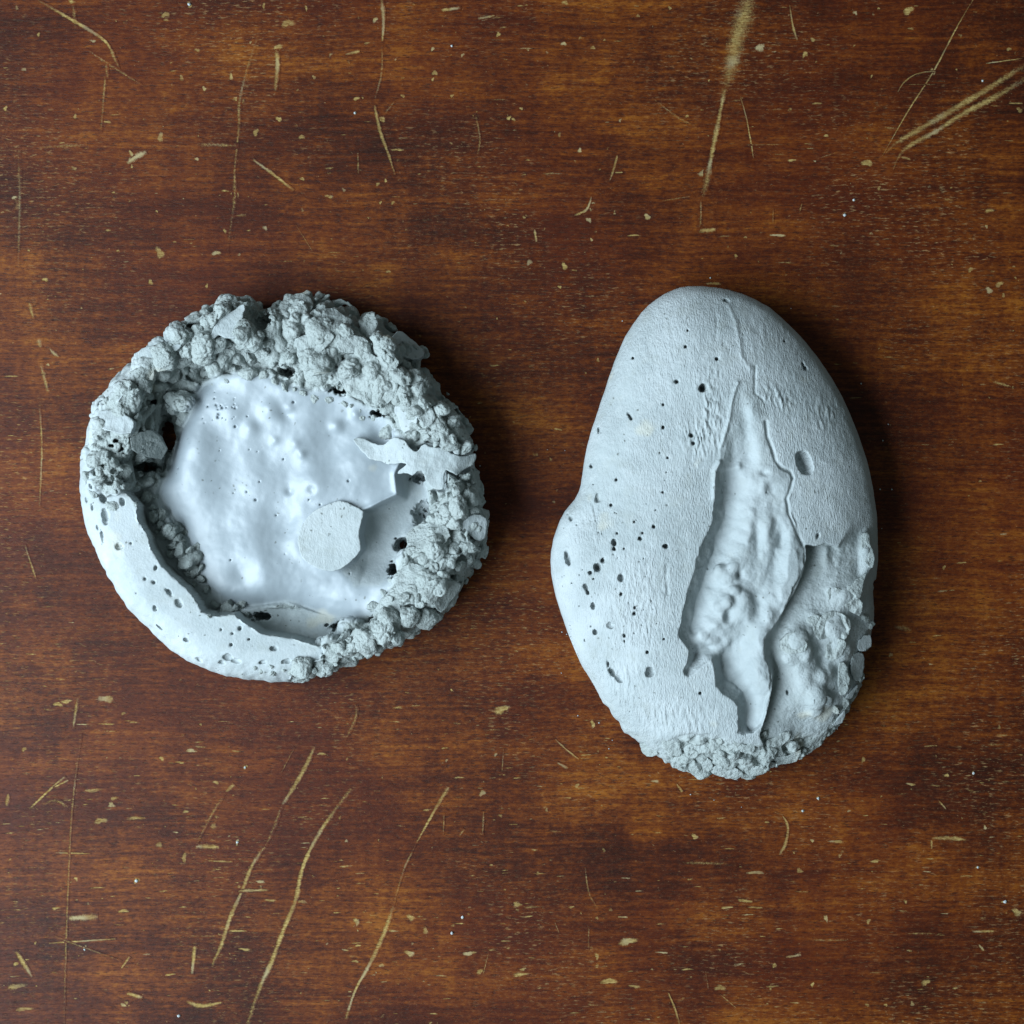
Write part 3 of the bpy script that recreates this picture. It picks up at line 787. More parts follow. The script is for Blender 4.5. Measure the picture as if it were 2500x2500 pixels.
    rag = scres + 0.14 * noise2(X * 1.1, Y * 1.1, 30) + 0.4 * noise2(X * 0.4, Y * 0.4, 31)
    cw = sstep(0.12, -0.12, rag)
    H = H * (1 - cw) + plate * cw
    kB = 550 / 1932
    fl = [(640,1350),(690,1325),(780,1360),(850,1390),(930,1370),(1000,1330),(1080,1360),(1120,1410),(1190,1452),(1230,1400),(1270,1390),(1310,1410),(1410,1420),(1500,1470),(1580,1490),(1640,1475),(1692,1462),(1690,1530),(1640,1580),(1590,1610),(1530,1650),
          (1480,1625),(1432,1600),(1425,1700),(1420,1775),(1340,1765),(1290,1725),(1265,1680),(1250,1620),(1200,1622),(1150,1660),(1080,1630),(1020,1640),(1060,1595),(1110,1560),(1050,1545),(950,1560),(860,1535),(760,1500),(690,1430)]
    fl = [(680 + a * kB, 690 + b * kB) for a, b in fl]
    sfl = poly_sd(pts(fl, 17), X, Y)
    fw = sstep(1.5, -0.3, sfl) * (dp > -1)
    H = H * (1 - fw) + np.minimum(H, 12.8) * fw
    mask = sstep(-0.2, 1.2, dp) * (1 - sstep(0.8, -0.6, scres)) * (1 - 0.9 * fw)
    tuck = lambda z: 3.2 * np.clip((7.0 - z) / 7.0, 0, 1) ** 2
    v.from_height(H, sd, tuck)
    skin = sstep(to(520, 0)[0], to(400, 0)[0], X) * sstep(6.0, 3.5, r)
    A = mask * (1 - 0.92 * tz) * (1 - 0.7 * skin)
    v.roughen(A, 1.35, 0.16, 0.03)
    # nodules grown out of the rim
    n = 0; tries = 0; placed = []
    zt0 = v.top()
    while n < 230 and tries < 9000:
        tries += 1
        i = random.randrange(len(v.x)); j = random.randrange(len(v.y))
        rr = random.choice((1.2, 1.6, 2.0, 2.6, 3.2))
        if mask[i, j] < 0.8 or sd[i, j] > -0.75 * rr or zt0[i, j] < 2 or tz[i, j] > 0.2 or dtr[i, j] < 1.5 + rr or dp[i, j] < 0.6 * rr: continue
        v.blob((X[i, j], Y[i, j], zt0[i, j] - random.uniform(-0.3, 0.9) * rr), (rr * random.uniform(.7, 1.2), rr * random.uniform(.7, 1.2), rr), k=0.25, amp=0.22, rot=Euler((random.random()*6, random.random()*6, 0)).to_matrix())
        n += 1
    # deep hollows
    for (px, py, z, a, bb, c) in [(916,1519,9,1.9,1.9,7),(1033,1254,9,3.2,3.6,4.5),(984,1331,8,2.6,2.2,4.5),(962,1396,8,1.7,2.4,4.5),(796,1612,11,1.6,1.2,4),(1022,1165,9.5,3.0,1.4,4),(1036,1100,12,2.0,1.3,4),
                                  (403,930,8,1.8,1.3,4),(420,962,7,1.6,1.0,4),(372,982,9,2.4,1.6,4),(404,1062,6,2.2,4.8,5),(350,1140,8,3.6,1.7,5),(288,1092,16,3.3,3.0,3.2),(500,830,16,2.2,1.4,3),(700,905,14,2.6,1.6,3),(830,955,12,3.2,1.2,2.5),(930,1010,12,2.8,1.3,3),
                                  (640,780,18,2.4,3.2,3.0),(740,810,17,2.2,1.6,2.5),(465,800,18,2.0,1.4,2.2),(640,1505,9,3.0,1.2,2.5),(840,1530,9,4.0,1.2,3),(1100,1180,13,1.5,1.2,3),(870,850,17,1.4,1.0,2.2),(1000,880,15,1.3,1,2),(260,985,17,1.6,.8,2),(300,960,16,1.4,1,2)]:
        x, y = to(px, py, z)
        v.blob((x, y, z - 2), (a, bb, c + 2), k=0.35, cut=True, amp=0.45)
    # air pits in the crescent
    zt = v.top()
    for (px, py, a, bb, ang, dep) in [(291,1334,1.0,.8,-.5,.8),(381,1386,.55,.75,-.2,.8),(376,1421,.5,.4,0,.7),(413,1445,.55,1.15,.7,.8),(438,1473,.8,1.25,.5,.8),(379,1485,.5,.9,.3,.8),(586,1534,.6,.55,0,1),(541,1537,.38,.36,0,.8),(569,1547,.33,.33,0,.8),
                                      (566,1574,.36,.42,0,.8),(669,1583,.75,.6,0,.9),(455,1563,.8,.5,-.4,.6),(388,1533,.35,1.2,.8,.5),(482,1612,1.0,.6,-.4,.6),(556,1606,1.3,1.0,0,.9),(575,1614,1.2,.8,0,.7),(321,1327,.35,.35,0,.6),(640,1617,1.1,.5,.2,.6),(700,1614,1.2,.6,.2,.8),(540,1618,.8,.7,0,.6),
                                      (355,1412,.4,.4,0,.5),(332,1448,.3,.3,0,.5),(608,1560,.3,.3,0,.6),(258,1262,.9,1.9,.15,1.0),(248,1310,.5,1.6,.2,.8),(276,1172,1.3,1.4,0,2.0),(262,1138,1.2,1.0,0,1.6),(232,1146,.6,1.2,.2,1.2),(228,1190,.5,.8,0,.8),(215,1175,.4,.6,0,.7),(252,1215,1.0,1.3,.3,1.4),(222,1240,.5,.9,0,.7),(300,1225,.7,1.2,.2,1.0),(236,1290,.4,.7,0,.6),(205,1220,.5,.7,0,.6),(290,1150,1.0,.8,0,1.2)]:
        x, y = to(px, py, 17)
        i = int((x - v.x[0]) / v.h); j = int((y - v.y[0]) / v.h)
        c, s = math.cos(ang), math.sin(ang)
        v.blob((x, y, zt[i, j]), (a, bb, dep * 1.3), k=0.12, cut=True, amp=0.16, rot=((c, -s, 0), (s, c, 0), (0, 0, 1)))
    # small pits in the slick floor
    for k in range(52):
        x, y = to(random.gauss(600, 130), random.gauss(1200, 150), 13)
        if k < 26: x, y = to(random.gauss(545, 22), random.gauss(1005, 24), 13)
        i = int((x - v.x[0]) / v.h); j = int((y - v.y[0]) / v.h)
        if dp[i, j] > -2.5: continue
        rr = random.choice((0.13, 0.15, 0.18, 0.22, 0.33))
        v.blob((x, y, zt[i, j]), (rr, rr, 0.5), k=0.08, cut=True)
    v.floor()
    gl = blur(sstep(0.3, -1.0, dp).astype(np.float32), 2) * (1 - 0.85 * sstep(0, -1.5, ss))
    finish(v, 'body', root, np.clip(A, 0, 1), gl, np.zeros_like(gl), 0.10, (rx, ry))
    zt = v.top()

    def zat(px, py, z=17):
        x, y = to(px, py, z)
        i = int((x - v.x[0]) / v.h); j = int((y - v.y[0]) / v.h)
        return x, y, zt[i, j]
    # crumbs one can tell apart: placed ones first
    hand = [(745,745,30),(770,765,24),(720,765,22),(795,755,20),(830,775,24),(810,800,26),(850,800,20),(780,805,22),(905,800,26),(930,825,30),(955,840,26),(985,860,28),(1010,870,18),(870,830,22),(895,850,26),
            (545,755,22),(575,745,24),(600,740,24),(625,755,20),(520,775,22),(560,800,26),(600,815,22),(640,815,20),(480,800,22),(440,820,22),(460,850,20),(530,840,20),(600,860,22),(650,845,22),(620,880,16),(410,850,20),
            (740,835,28),(765,860,30),(800,835,24),(790,885,26),(760,895,20),(700,850,22),(690,885,18),(720,800,20),(850,880,32),(880,910,34),(910,930,34),(935,905,28),(895,960,28),(865,935,24),(925,965,22),(955,935,24),(960,890,22),
            (985,915,24),(1010,930,24),(1030,955,22),(1000,975,24),(975,965,20),(1025,1000,24),(1050,980,20),(1060,1010,22),(1085,1000,18),(1080,1040,24),(1110,1030,20),(1125,1060,22),(1050,1050,22),(1030,1040,20),(1075,1075,20),(1105,1085,18),(1140,1090,18),(1000,1010,20),(1020,1070,14),
            (1135,1160,20),(1150,1185,20),(1125,1200,22),(1150,1220,22),(1165,1245,20),(1130,1240,24),(1105,1245,24),(1080,1260,24),(1150,1275,26),(1115,1275,20),(1165,1300,20),(1130,1310,24),(1095,1300,26),(1060,1290,26),(1030,1310,24),(1045,1340,26),
            (1080,1335,24),(1115,1345,22),(1150,1335,22),(1170,1345,18),(1060,1370,26),(1095,1375,24),(1130,1385,22),(1155,1370,18),(1010,1345,18),(1020,1390,26),(1050,1410,26),(1090,1410,26),(1120,1420,24),(1100,1450,28),(1060,1445,24),(1020,1430,26),(1000,1460,26),(1035,1475,26),
            (1070,1480,22),(1090,1490,20),(980,1490,26),(1010,1505,24),(1045,1510,22),(960,1515,24),(985,1530,22),(950,1550,24),(975,1560,18),(920,1555,20),(890,1575,22),(860,1590,22),(905,1590,18),(840,1600,26),(870,1615,18),(820,1625,18),(845,1630,18),(930,1580,18),(800,1640,16),(770,1645,16),
            (740,1640,16),(715,1650,16),(690,1645,15),(665,1650,15),(640,1645,14),(660,1635,12),(620,1638,12),
            (395,870,20),(370,890,18),(340,905,20),(310,940,20),(285,950,18),(260,980,20),(245,1010,18),(255,1040,22),(290,1030,24),(310,1050,16),(235,1060,18),(225,1090,18),(240,1120,18),(260,1135,18),(220,1130,16),(215,1165,16),(240,1175,18),(270,1160,16),(300,1150,16),
            (330,960,20),(350,935,16),(350,1080,26),(375,1100,24),(355,1115,22),(385,1065,18),(330,1110,18),(335,1020,16),
            (345,1210,12),(300,1188,14),(282,1200,12),(318,1208,12),(335,1228,12),(262,1165,14),(245,1150,14),(225,1205,12),(270,1235,12),(370,1265,20),(385,1290,14),(405,1300,20),(420,1325,14),(425,1345,20),(450,1370,22),(465,1345,12),(440,1395,14),(470,1400,12),(485,1420,12),(400,1330,12),(430,1305,10),(545,1490,16),(570,1487,12),(520,1488,9),(860,985,9),(880,1010,9),(600,903,16),(640,908,14),(665,922,12),(690,938,16),(735,952,18),(762,967,14),(800,966,18),(840,978,16),(880,998,18),(915,1018,14),(950,1048,16),(545,920,12),(505,932,12),(575,912,9),(715,945,10),(1000,1095,12),(955,1425,14),(940,1455,16),(915,1488,14),(960,1405,10),(985,1330,12)]
    ZA, ZB, ZD = (170, 690), (680, 690), (680, 1160)
    CH = CHUNKS(ZA, ZB, ZD, kB)
    taken = [np.array(c[0]) for c in CH] + [np.array(fl)]
    for (px, py, rr) in hand:
        if any(poly_sd(np.array(t_) * 1.0, np.array([[px * 1.0]]), np.array([[py * 1.0]]))[0, 0] < -2 for t_ in taken): continue
        x, y, z = zat(px + (690 - px) * 0.018, py + (1190 - py) * 0.018)
        if z < 4.0: continue
        rr = rr * 0.1 * random.choice((0.5, 0.7, 0.9, 1.1, 1.35, 1.5))
        if sd[int((x - v.x[0]) / v.h), int((y - v.y[0]) / v.h)] > -0.6 * rr: continue
        crumb(root, x - rx, y - ry, z + rr * random.uniform(-0.5, 0.10), rr)

    # broken crumbs heaped on the terrace under the crescent's lip
    for (px, py, rr) in [(352,1212,13),(368,1240,12),(372,1265,20),(390,1282,14),(408,1298,22),(392,1310,12),(430,1312,15),(420,1330,14),(437,1345,20),(415,1352,12),(458,1345,13),(462,1368,22),(445,1378,16),(470,1395,15),(488,1385,12),(455,1402,12),(485,1415,13),(500,1440,11),(470,1428,10),(548,1488,18),(572,1486,13),(522,1478,11),(345,1232,9),(380,1300,9),(520,1500,8),(600,1500,9)]:
        x, y, z = zat(px, py, 12)
        rr = rr * 0.1
        crumb(root, x - rx, y - ry, z + 0.55 * rr, rr)
    # smaller crumbs in between
    n = 0
    while n < 90:
        i = random.randrange(len(v.x)); j = random.randrange(len(v.y))
        if A[i, j] < 0.75 or sd[i, j] > -1.0 or zt[i, j] < 5 or sfl[i, j] < 0.5: continue
        rr = random.uniform(0.45, 0.95)
        crumb(root, X[i, j] - rx, Y[i, j] - ry, zt[i, j] + rr * random.uniform(-0.2, 0.4), rr)
        n += 1

    # thin torn flake that reaches from the rim over the bowl, and the round disc of rough skin
    slab = lambda *k: SLAB(root, rx, ry, *k)
    xa = to(870, 0, 15)[0]; xb = to(1040, 0, 16)[0]
    slab('flake', fl, lambda X_, Y_: 13.0 + 5.0 * sstep(xa, xb, X_) - 3.0 * sstep(to(1110, 0)[0], to(1175, 0)[0], X_) + 0.5 * noise2(X_ * 0.25, Y_ * 0.25, 61), 1.6, 16, 71, 0.15)
    for c_ in CH: CHUNK(root, rx, ry, v, zt, *c_)
    dk = [(480,230),(330,290),(230,380),(170,500),(165,600),(200,700),(270,770),(380,815),(480,825),(580,775),(650,710),(705,640),(690,520),(710,400),(730,310),(640,262),(560,222)]
    dk = [(680 + a * kB, 1160 + b * kB) for a, b in dk]
    slab('disc_of_skin', dk, lambda X_, Y_: 11.75 + 0.06 * (X_ - to(745, 0)[0]) + 0.0 * Y_, 1.6, 13, 75, 0.07)
    return root
random.seed(5)
build_round()

# ================================================================== long kidney-shaped lump
def build_long():
    root = lump_root(1745, 1300, 'long kidney shaped grey plaster lump with a torn open channel along its top')
    rx, ry = to(1745, 1300)
    OUT = full([(1300,540),(1350,543),(1400,555),(1450,580),(1500,625),(1540,672),(1575,725),(1600,775),(1622,830),(1640,890),(1650,950),(1656,1000),(1657,1060),(1652,1105),(1648,1115),(1650,1160),(1646,1190),(1640,1222),(1622,1240),(1628,1265),(1625,1290),
        (1605,1330),(1592,1350),(1570,1385),(1540,1410),(1500,1435),(1470,1440),(1440,1455),(1410,1468),(1370,1462),(1335,1460),(1320,1468),(1300,1452),(1270,1447),(1230,1418),(1190,1390),(1155,1350),(1125,1300),(1095,1250),(1070,1190),(1050,1130),(1040,1080),
        (1040,1040),(1050,1000),(1065,965),(1085,942),(1096,915),(1101,880),(1108,840),(1120,800),(1140,740),(1160,680),(1180,635),(1210,590),(1240,563),(1270,547)])
    CREST = [(1800,935),(1786,975),(1777,1031),(1759,1090),(1749,1127),(1742,1164),(1739,1220),(1736,1268),(1705,1352),(1683,1430),(1665,1498),(1654,1545),(1677,1585),(1668,1635),(1680,1650),(1727,1610),(1736,1619),(1745,1672),(1780,1697),(1800,1722),(1795,1790)]
    RIGHT = [(1839,1790),(1864,1740),(1876,1680),(1880,1640),(1867,1600),(1867,1556),(1889,1522),(1911,1475),(1929,1444),(1950,1400),(1960,1360),(1957,1330),(1940,1290),(1925,1255),(1919,1218),(1932,1185),(1935,1165),(1925,1150),(1896,1138),(1889,1115),(1876,1078),(1870,1037),(1864,1000),(1845,965),(1825,930),(1812,920)]
    CHAN = CREST + RIGHT
    LOW = [(1957,1330),(1985,1333),(2005,1326),(2040,1335),(2060,1320),(2085,1300),(2120,1285),(2180,1280),(2180,1640),(2120,1780),(1990,1900),(1880,1860),(1850,1790),(1864,1740),(1876,1680),(1880,1640),(1867,1600),(1867,1556),(1889,1522),(1911,1475),(1929,1444),(1950,1400),(1960,1360)]
    v = Vol(to(1330, 0, 8)[0], to(2165, 0, 8)[0], to(0, 1925, 8)[1], to(0, 680, 8)[1], 27.0)
    X, Y = v.X, v.Y
    sd = poly_sd(smooth_poly(pts(OUT, 9), 2), X, Y)
    yb = to(0, 1700, 9)[1]
    base_rag = sstep(to(0, 1640)[1], to(0, 1800)[1], Y)
    sd = sd + (0.10 + 0.5 * base_rag) * noise2(X * 0.35, Y * 0.35, 43) + 0.28 * base_rag * noise2(X * 0.9, Y * 0.9, 44)
    r = np.clip(-sd, 0, None)
    rs = blur(r.astype(np.float32), 14); rs = np.where(r > 3, rs, r + (rs - r) * sstep(0, 3, r))
    H0 = 9.0 + 14.5 * np.sqrt(np.clip(1 - (1 - np.clip(rs / 27.0, 0, 1)) ** 2, 0, 1))
    H0 = blur(H0.astype(np.float32), 3) * sstep(0, 1.5, r) + H0 * (1 - sstep(0, 1.5, r))
    H0 = H0 + 0.35 * noise2(X * 0.05, Y * 0.05, 51) + 0.10 * noise2(X * 0.2, Y * 0.2, 52)
    Zf = 20
    sc = poly_sd(smooth_poly(pts(CHAN, Zf), 2), X, Y) + 0.14 * noise2(X * 0.9, Y * 0.9, 53) + 0.75 * noise2(X * 0.20, Y * 0.20, 153) + 0.30 * noise2(X * 0.5, Y * 0.5, 155) + 0.07 * noise2(X * 2.2, Y * 2.2, 154)
    dl = line_dist(pts(CREST, Zf), X, Y); dr = line_dist(pts(RIGHT, Zf), X, Y)
    wl = 0.25 + 2.6 * sstep(0.5, 3.0, dr)
    inside = np.clip((0.1 - sc) / wl, 0, 1) ** 0.85
    fade = sstep(to(0, 1060, Zf)[1], to(0, 1290, Zf)[1], Y)
    ydepth = sstep(to(0, 930, Zf)[1], to(0, 1250, Zf)[1], Y)
    deep = (0.1 + 4.0 * ydepth) * (1 - 0.85 * sstep(3.0, 9.5, dl)) + (1.0 * sstep(0.8, 6, dr) - 0.8) * (0.4 + 0.6 * fade)
    lumps = 0.55 * noise2(X * 0.16, Y * 0.16, 54) + 0.45 * np.abs(noise2(X * 0.32, Y * 0.32, 55)) + 0.2 * noise2(X * 0.6, Y * 0.6, 56)
    floorH = H0 - deep + lumps * (0.35 + 0.65 * fade)
    for (px, py, sx, sy, h) in [(1838,1008,18,24,1.3),(1800,1000,16,22,-.6),(1830,1120,14,30,-.8),(1800,1100,14,40,.6),(1850,1080,18,20,.5),(1800,1138,9,12,.9),(1780,1145,16,8,.7),(1885,1165,24,20,1.2),(1858,1190,14,18,.8),(1830,1170,30,20,.6),(1862,1155,10,8,-.9),
                                (1810,1250,40,40,.8),(1870,1290,14,50,1.1),(1845,1320,12,40,-.9),(1905,1320,10,30,-1.2),(1925,1380,18,60,1.3),(1885,1380,14,50,-.7),(1755,1400,22,16,1.6),(1800,1403,10,10,-1.5),(1785,1440,12,10,.8),(1760,1470,20,20,1.2),(1775,1500,9,16,-1.6),(1815,1490,22,35,1.4),
                                (1730,1520,20,20,.8),(1850,1470,16,30,-.8),(1870,1500,10,20,.8),(1805,1560,28,36,-1.8),(1850,1555,16,30,1.2),(1720,1560,30,18,1.4),(1760,1580,16,12,.8),(1710,1610,14,16,-1.0),(1800,1640,30,30,-.6),(1845,1640,22,40,1.1),(1810,1740,16,30,-1.6),(1850,1720,12,40,.7),(1915,1450,14,14,.8)]:
        x, y = to(px, py, Zf)
        floorH = floorH + h * np.exp(-((X - x) / (sx * 0.1)) ** 2 - ((Y - y) / (sy * 0.1)) ** 2)
    soft_in = sstep(0.5, -5.5, sc)
    iw = inside * fade + soft_in * (1 - fade)
    H = H0 * (1 - iw) + np.minimum(floorH, H0 + 0.8) * iw
    # lower shelf on the right
    sl = poly_sd(pts(LOW, 16), X, Y) + 0.10 * noise2(X * 0.8, Y * 0.8, 57)
    soft = 0.15 + 3.0 * sstep(to(1995, 0)[0], to(2060, 0)[0], X) * sstep(to(0, 1420)[1], to(0, 1360)[1], Y) + 1.6 * np.exp(-((Y - to(0, 1560)[1]) / 6.0) ** 2)
    il = sstep(1.0, -1.0, sl / soft)
    edge = line_dist(pts([(1957,1330),(1960,1360),(1950,1400),(1929,1444),(1911,1475),(1889,1522),(1867,1556),(1867,1600),(1880,1640),(1876,1680),(1864,1740)], 18), X, Y)
    edge2 = line_dist(pts([(1957,1330),(2005,1328),(2060,1320),(2120,1285)], 18), X, Y)
    lowH = H0 - 1.3 - 3.0 * np.exp(-edge / 5.0) - 1.2 * np.exp(-edge2 / 3.0)
    lowH = lowH + 0.5 * noise2(X * 0.13, Y * 0.13, 58) + 0.35 * np.abs(noise2(X * 0.35, Y * 0.35, 59))
    for (px, py, sx, sy, h) in [(2115,1340,14,60,1.6),(2010,1350,10,30,.9),(2060,1450,34,30,2.3),(2090,1430,22,24,1.4),(2040,1540,30,40,2.6),(2060,1590,24,24,2.0),(1935,1560,40,40,1.6),(1950,1620,30,40,1.2),(1985,1690,26,50,1.5),(2020,1640,14,16,1.2),(1950,1760,40,35,-1.6),(1990,1790,50,45,-1.2),(1920,1680,20,30,-.5),(2000,1600,12,30,-1.2)]:
        x, y = to(px, py, 16)
        lowH = lowH + h * np.exp(-((X - x) / (sx * 0.1)) ** 2 - ((Y - y) / (sy * 0.1)) ** 2)
    lowH = np.minimum(lowH, H0 + 0.8 * sstep(2, 6, edge2))
    H = H * (1 - il) + lowH * il
    # crack lines and raised lips
    for L, wd, dep in [([(1845,894),(1843,925),(1842,960),(1864,978)], .32, .55), ([(1868,1030),(1872,1065),(1885,1100),(1892,1125),(1905,1142),(1928,1152),(1934,1168)], .36, .9), ([(1934,1168),(1930,1190),(1919,1218),(1925,1255),(1940,1290),(1957,1330)], .36, .9),
                       ([(1785,740),(1800,780),(1805,820),(1810,870),(1830,900)], .5, -.28), ([(1753,770),(1752,800),(1748,830)], .3, .25), ([(1627,1380),(1625,1420),(1630,1450)], .35, .35)]:
        d = line_dist(pts(L, 22), X, Y)
        H = H - dep * np.exp(-(d / wd) ** 2) * (0.75 + 0.5 * noise2(X * 0.3, Y * 0.3, 91))
    lip = line_dist(pts([(1800,935),(1786,975),(1777,1031),(1759,1090)], 22), X, Y)
    H = H + 0.45 * np.exp(-(lip / 0.42) ** 2)
    lip = line_dist(pts([(1755,1130),(1744,1150),(1743,1180),(1741,1215)], 22), X, Y)
    H = H + 1.0 * np.exp(-(lip / 0.5) ** 2)
    # wrinkled skin next to the channel and along the right shoulder
    def wrinkle(px, py, sx, sy, amp, seed):
        x, y = to(px, py, 22)
        w = np.exp(-((X - x) / (sx * .1)) ** 2 - ((Y - y) / (sy * .1)) ** 2)
        n = np.abs(noise2(X * 1.1 + 0.15 * Y, Y * 0.30, seed)) + 0.5 * np.abs(noise2(X * 2.0, Y * 0.6, seed + 1))
        return amp * w * (n - 0.3)
    H = H + wrinkle(1735, 1000, 28, 90, 0.9, 61) + wrinkle(1705, 1075, 40, 45, 1.1, 63) + wrinkle(1895, 975, 40, 28, 0.9, 65) + wrinkle(2030, 1010, 60, 40, 0.5, 67) + wrinkle(1560, 1480, 80, 140, 0.40, 69) + wrinkle(1440, 1240, 50, 80, 0.5, 71) + wrinkle(1480, 1690, 80, 70, 0.7, 73) + wrinkle(1640, 1760, 120, 60, 0.5, 75) + wrinkle(1900, 860, 150, 100, 0.14, 77) + wrinkle(1600, 860, 140, 120, 0.2, 79)
    H = H + 0.10 * noise2(X * 0.45, Y * 0.45, 81) + 0.05 * noise2(X * 1.1, Y * 0.8, 82)
    A = sstep(to(0, 1780, 12)[1], to(0, 1815, 12)[1], Y + 2.6 * noise2(X * 0.09, Y * 0.09, 95)) * sstep(to(1560, 0)[0], to(1650, 0)[0], X) * sstep(to(2010, 0)[0], to(1930, 0)[0], X)
    H = H - 1.4 * A * sstep(0, 3, r)
    tuck = lambda z: 4.5 * np.clip((8.5 - z) / 8.5, 0, 1) ** 2
    v.from_height(H, sd, tuck)
    A = np.maximum(A, sstep(3.0, 1.0, r) * sstep(to(0, 1500)[1], to(0, 1600)[1], Y) * sstep(to(1900, 0)[0], to(2050, 0)[0], X))
    A = np.maximum(A, 0.18 * sstep(2.8, 1.2, r) * sstep(to(0, 1560)[1], to(0, 1680)[1], Y))
    v.roughen(A, 0.9, 0.25, 0.05)
    il_ = il * (1 - A)
    zt0 = v.top()
    def zat(px, py, z=18, T=None):
        x, y = to(px, py, z)
        i = int((x - v.x[0]) / v.h); j = int((y - v.y[0]) / v.h)
        return x, y, (zt0 if T is None else T)[i, j]
    # nodules on the shelf and in the channel
    for (px, py, rr) in [(2030,1440,12),(2020,1530,12),(2010,1560,10),(2000,1590,9),
                         (1940,1560,26),(1960,1590,20),(1925,1600,20),(1975,1500,10),(1972,1540,9),(1990,1700,22),(1990,1730,16),(2022,1714,10),(2000,1650,18),(1960,1660,14),(2060,1660,16),(2115,1345,14),(2118,1375,16),(2112,1400,12),(2060,1680,14),(2062,1640,10),
                         (1755,1395,16),(1775,1405,12),(1768,1420,10),(1785,1382,10),(1790,1440,12),(1770,1465,14),(1750,1480,12),(1810,1460,14),(1715,1548,14),(1735,1560,14),(1700,1560,12),(1750,1575,12),(1708,1575,9),(1745,1590,9),(1770,1560,9),(1860,1455,8)]:
        x, y, z = zat(px, py)
        rr *= 0.1
        v.blob((x, y, z - 0.35 * rr), (rr * random.uniform(.9, 1.4), rr * random.uniform(.9, 1.4), rr * 0.9), k=0.8, amp=0.06)
    for q in range(900):
        i = random.randrange(len(v.x)); j = random.randrange(len(v.y))
        rr = random.choice((1.2, 1.6, 2.4, 3.0))
        if A[i, j] < 0.5 or sd[i, j] > -0.8 * rr or zt0[i, j] < 2: continue
        if random.random() < 0.8: continue
        v.blob((X[i, j], Y[i, j], zt0[i, j] - random.uniform(-0.1, 0.9) * rr), (rr, rr * random.uniform(.7, 1.2), rr), k=0.35, amp=0.25)
    zt0 = v.top()
    for (px, py, z, a, bb, c) in [(2098,1560,10,1.4,2.2,4),(2108,1500,11,.9,2.6,3),(2090,1590,8,2.6,.9,3.5),(2030,1540,17,.5,1.6,2),(1770,1860,9,2.0,1.2,3),(1850,1850,9,3.0,1.6,3),(1685,1830,12,1.8,1.0,2),(1700,1634,19,1.0,1.2,1.8),(2140,1425,11,1.0,1.0,4)]:
        x, y = to(px, py, z)
        v.blob((x, y, z), (a, bb, c), k=0.3, cut=True, amp=0.1)
    for (px, py, a, bb, ang, dep) in [(1714,948,.95,1.1,0,2.2),(1540,1016,.42,1.05,.5,1.0),(1652,932,.5,.5,0,1.2),(1619,988,.36,.36,0,.9),(1618,1043,.46,.46,0,1.1),(1749,877,.45,.45,0,1.1),(1674,846,.4,.4,0,1),(1549,870,.38,.36,0,.8),(1686,1063,.5,.5,0,1.1),(1691,1083,.45,.45,0,.9),
                                      (1680,806,.3,.3,0,.8),(1780,728,.9,.5,-.3,.6),(1506,1171,.36,.36,0,.9),(1493,1233,.4,.4,0,.9),(1629,1118,.34,.34,0,.8),(1617,1202,.34,.34,0,.8),(1966,886,.4,.8,.3,.8),(1972,896,.5,.6,.3,.8),(1921,829,.3,.3,0,.8),
                                      (1500,1326,.65,.95,0,1.3),(1499,1340,.5,.5,0,1.2),(1472,1368,.6,.6,0,1.1),(1459,1386,1.0,1.05,0,1.5),(1442,1399,.6,.55,0,1.1),(1516,1411,.7,1.0,0,1.0),(1387,1363,.75,2.0,.25,.9),(1432,1434,.6,1.0,.3,.8),(1436,1448,.5,.7,.3,.8),(1516,1450,.45,.5,0,1),(1449,1480,.55,.9,.1,.8),
                                      (1454,1546,.55,.8,0,.9),(1525,1553,.5,.5,0,1),(1548,1498,.48,.5,0,1),(1549,1483,.38,.38,0,.8),(1623,1333,.75,.6,0,1.5),(1561,1314,.55,.5,0,1.2),(1568,1301,.3,.3,0,.8),(1595,1286,.45,.4,0,1.1),(1548,1274,.3,.3,0,.8),(1580,1592,.42,.42,0,1),(1587,1641,1.1,1.3,0,1.0),
                                      (1496,1645,.7,1.4,.6,.8),(1512,1660,.8,1.3,.8,.7),(1400,1570,.45,1.4,.35,.7),(1410,1595,.5,1.5,.45,.7),(1708,1691,.4,.4,0,1),(1490,1528,.9,.8,0,.5),(1620,1559,.3,.3,0,.8),(1962,1130,2.0,3.0,.35,1.5),(1952,1118,.9,1.1,0,1.6),
                                      (1447,1136,.6,.6,0,.8),(1462,1215,.9,1.3,0,.6),(1396,1265,.6,.9,.4,.6),(1466,1045,.35,.9,0,.6),(1995,1308,.35,.7,-.4,.9),(1925,1692,.4,.6,0,.7),(1507,1302,.3,.3,0,.7),(1523,1339,.28,.28,0,.7),(1450,1414,.25,.25,0,.6),(1487,1625,.4,.9,0,.6),(1525,1565,.3,.5,.2,.7)]:
        x, y, z = zat(px, py, 21)
        c, s = math.cos(ang), math.sin(ang)
        v.blob((x, y, z), (a, bb, dep * 1.9), k=0.10, cut=True, amp=0.16 if max(a, bb) > 0.45 else 0, rot=((c, -s, 0), (s, c, 0), (0, 0, 1)))
    for k in range(60):
        px = random.gauss(1530, 90); py = random.gauss(1330, 190)
        x, y, z = zat(px, py, 21)
        if z < 10: continue
        rr = random.uniform(0.16, 0.26)
        v.blob((x, y, z), (rr, rr, 0.5), k=0.08, cut=True)
    v.floor()
    GR = np.clip(A + 0.45 * il + 0.25 * inside, 0, 1)
    gl = blur((0.30 * iw * (1 - il) + 0.15 * il_).astype(np.float32), 2)
    st = blur(((1 - iw) * (1 - il) * (1 - A)).astype(np.float32), 2)
    finish(v, 'body', root, GR, gl, st, 0.13, (rx, ry))
    zt0 = v.top()
    kZ = 600 / 1932
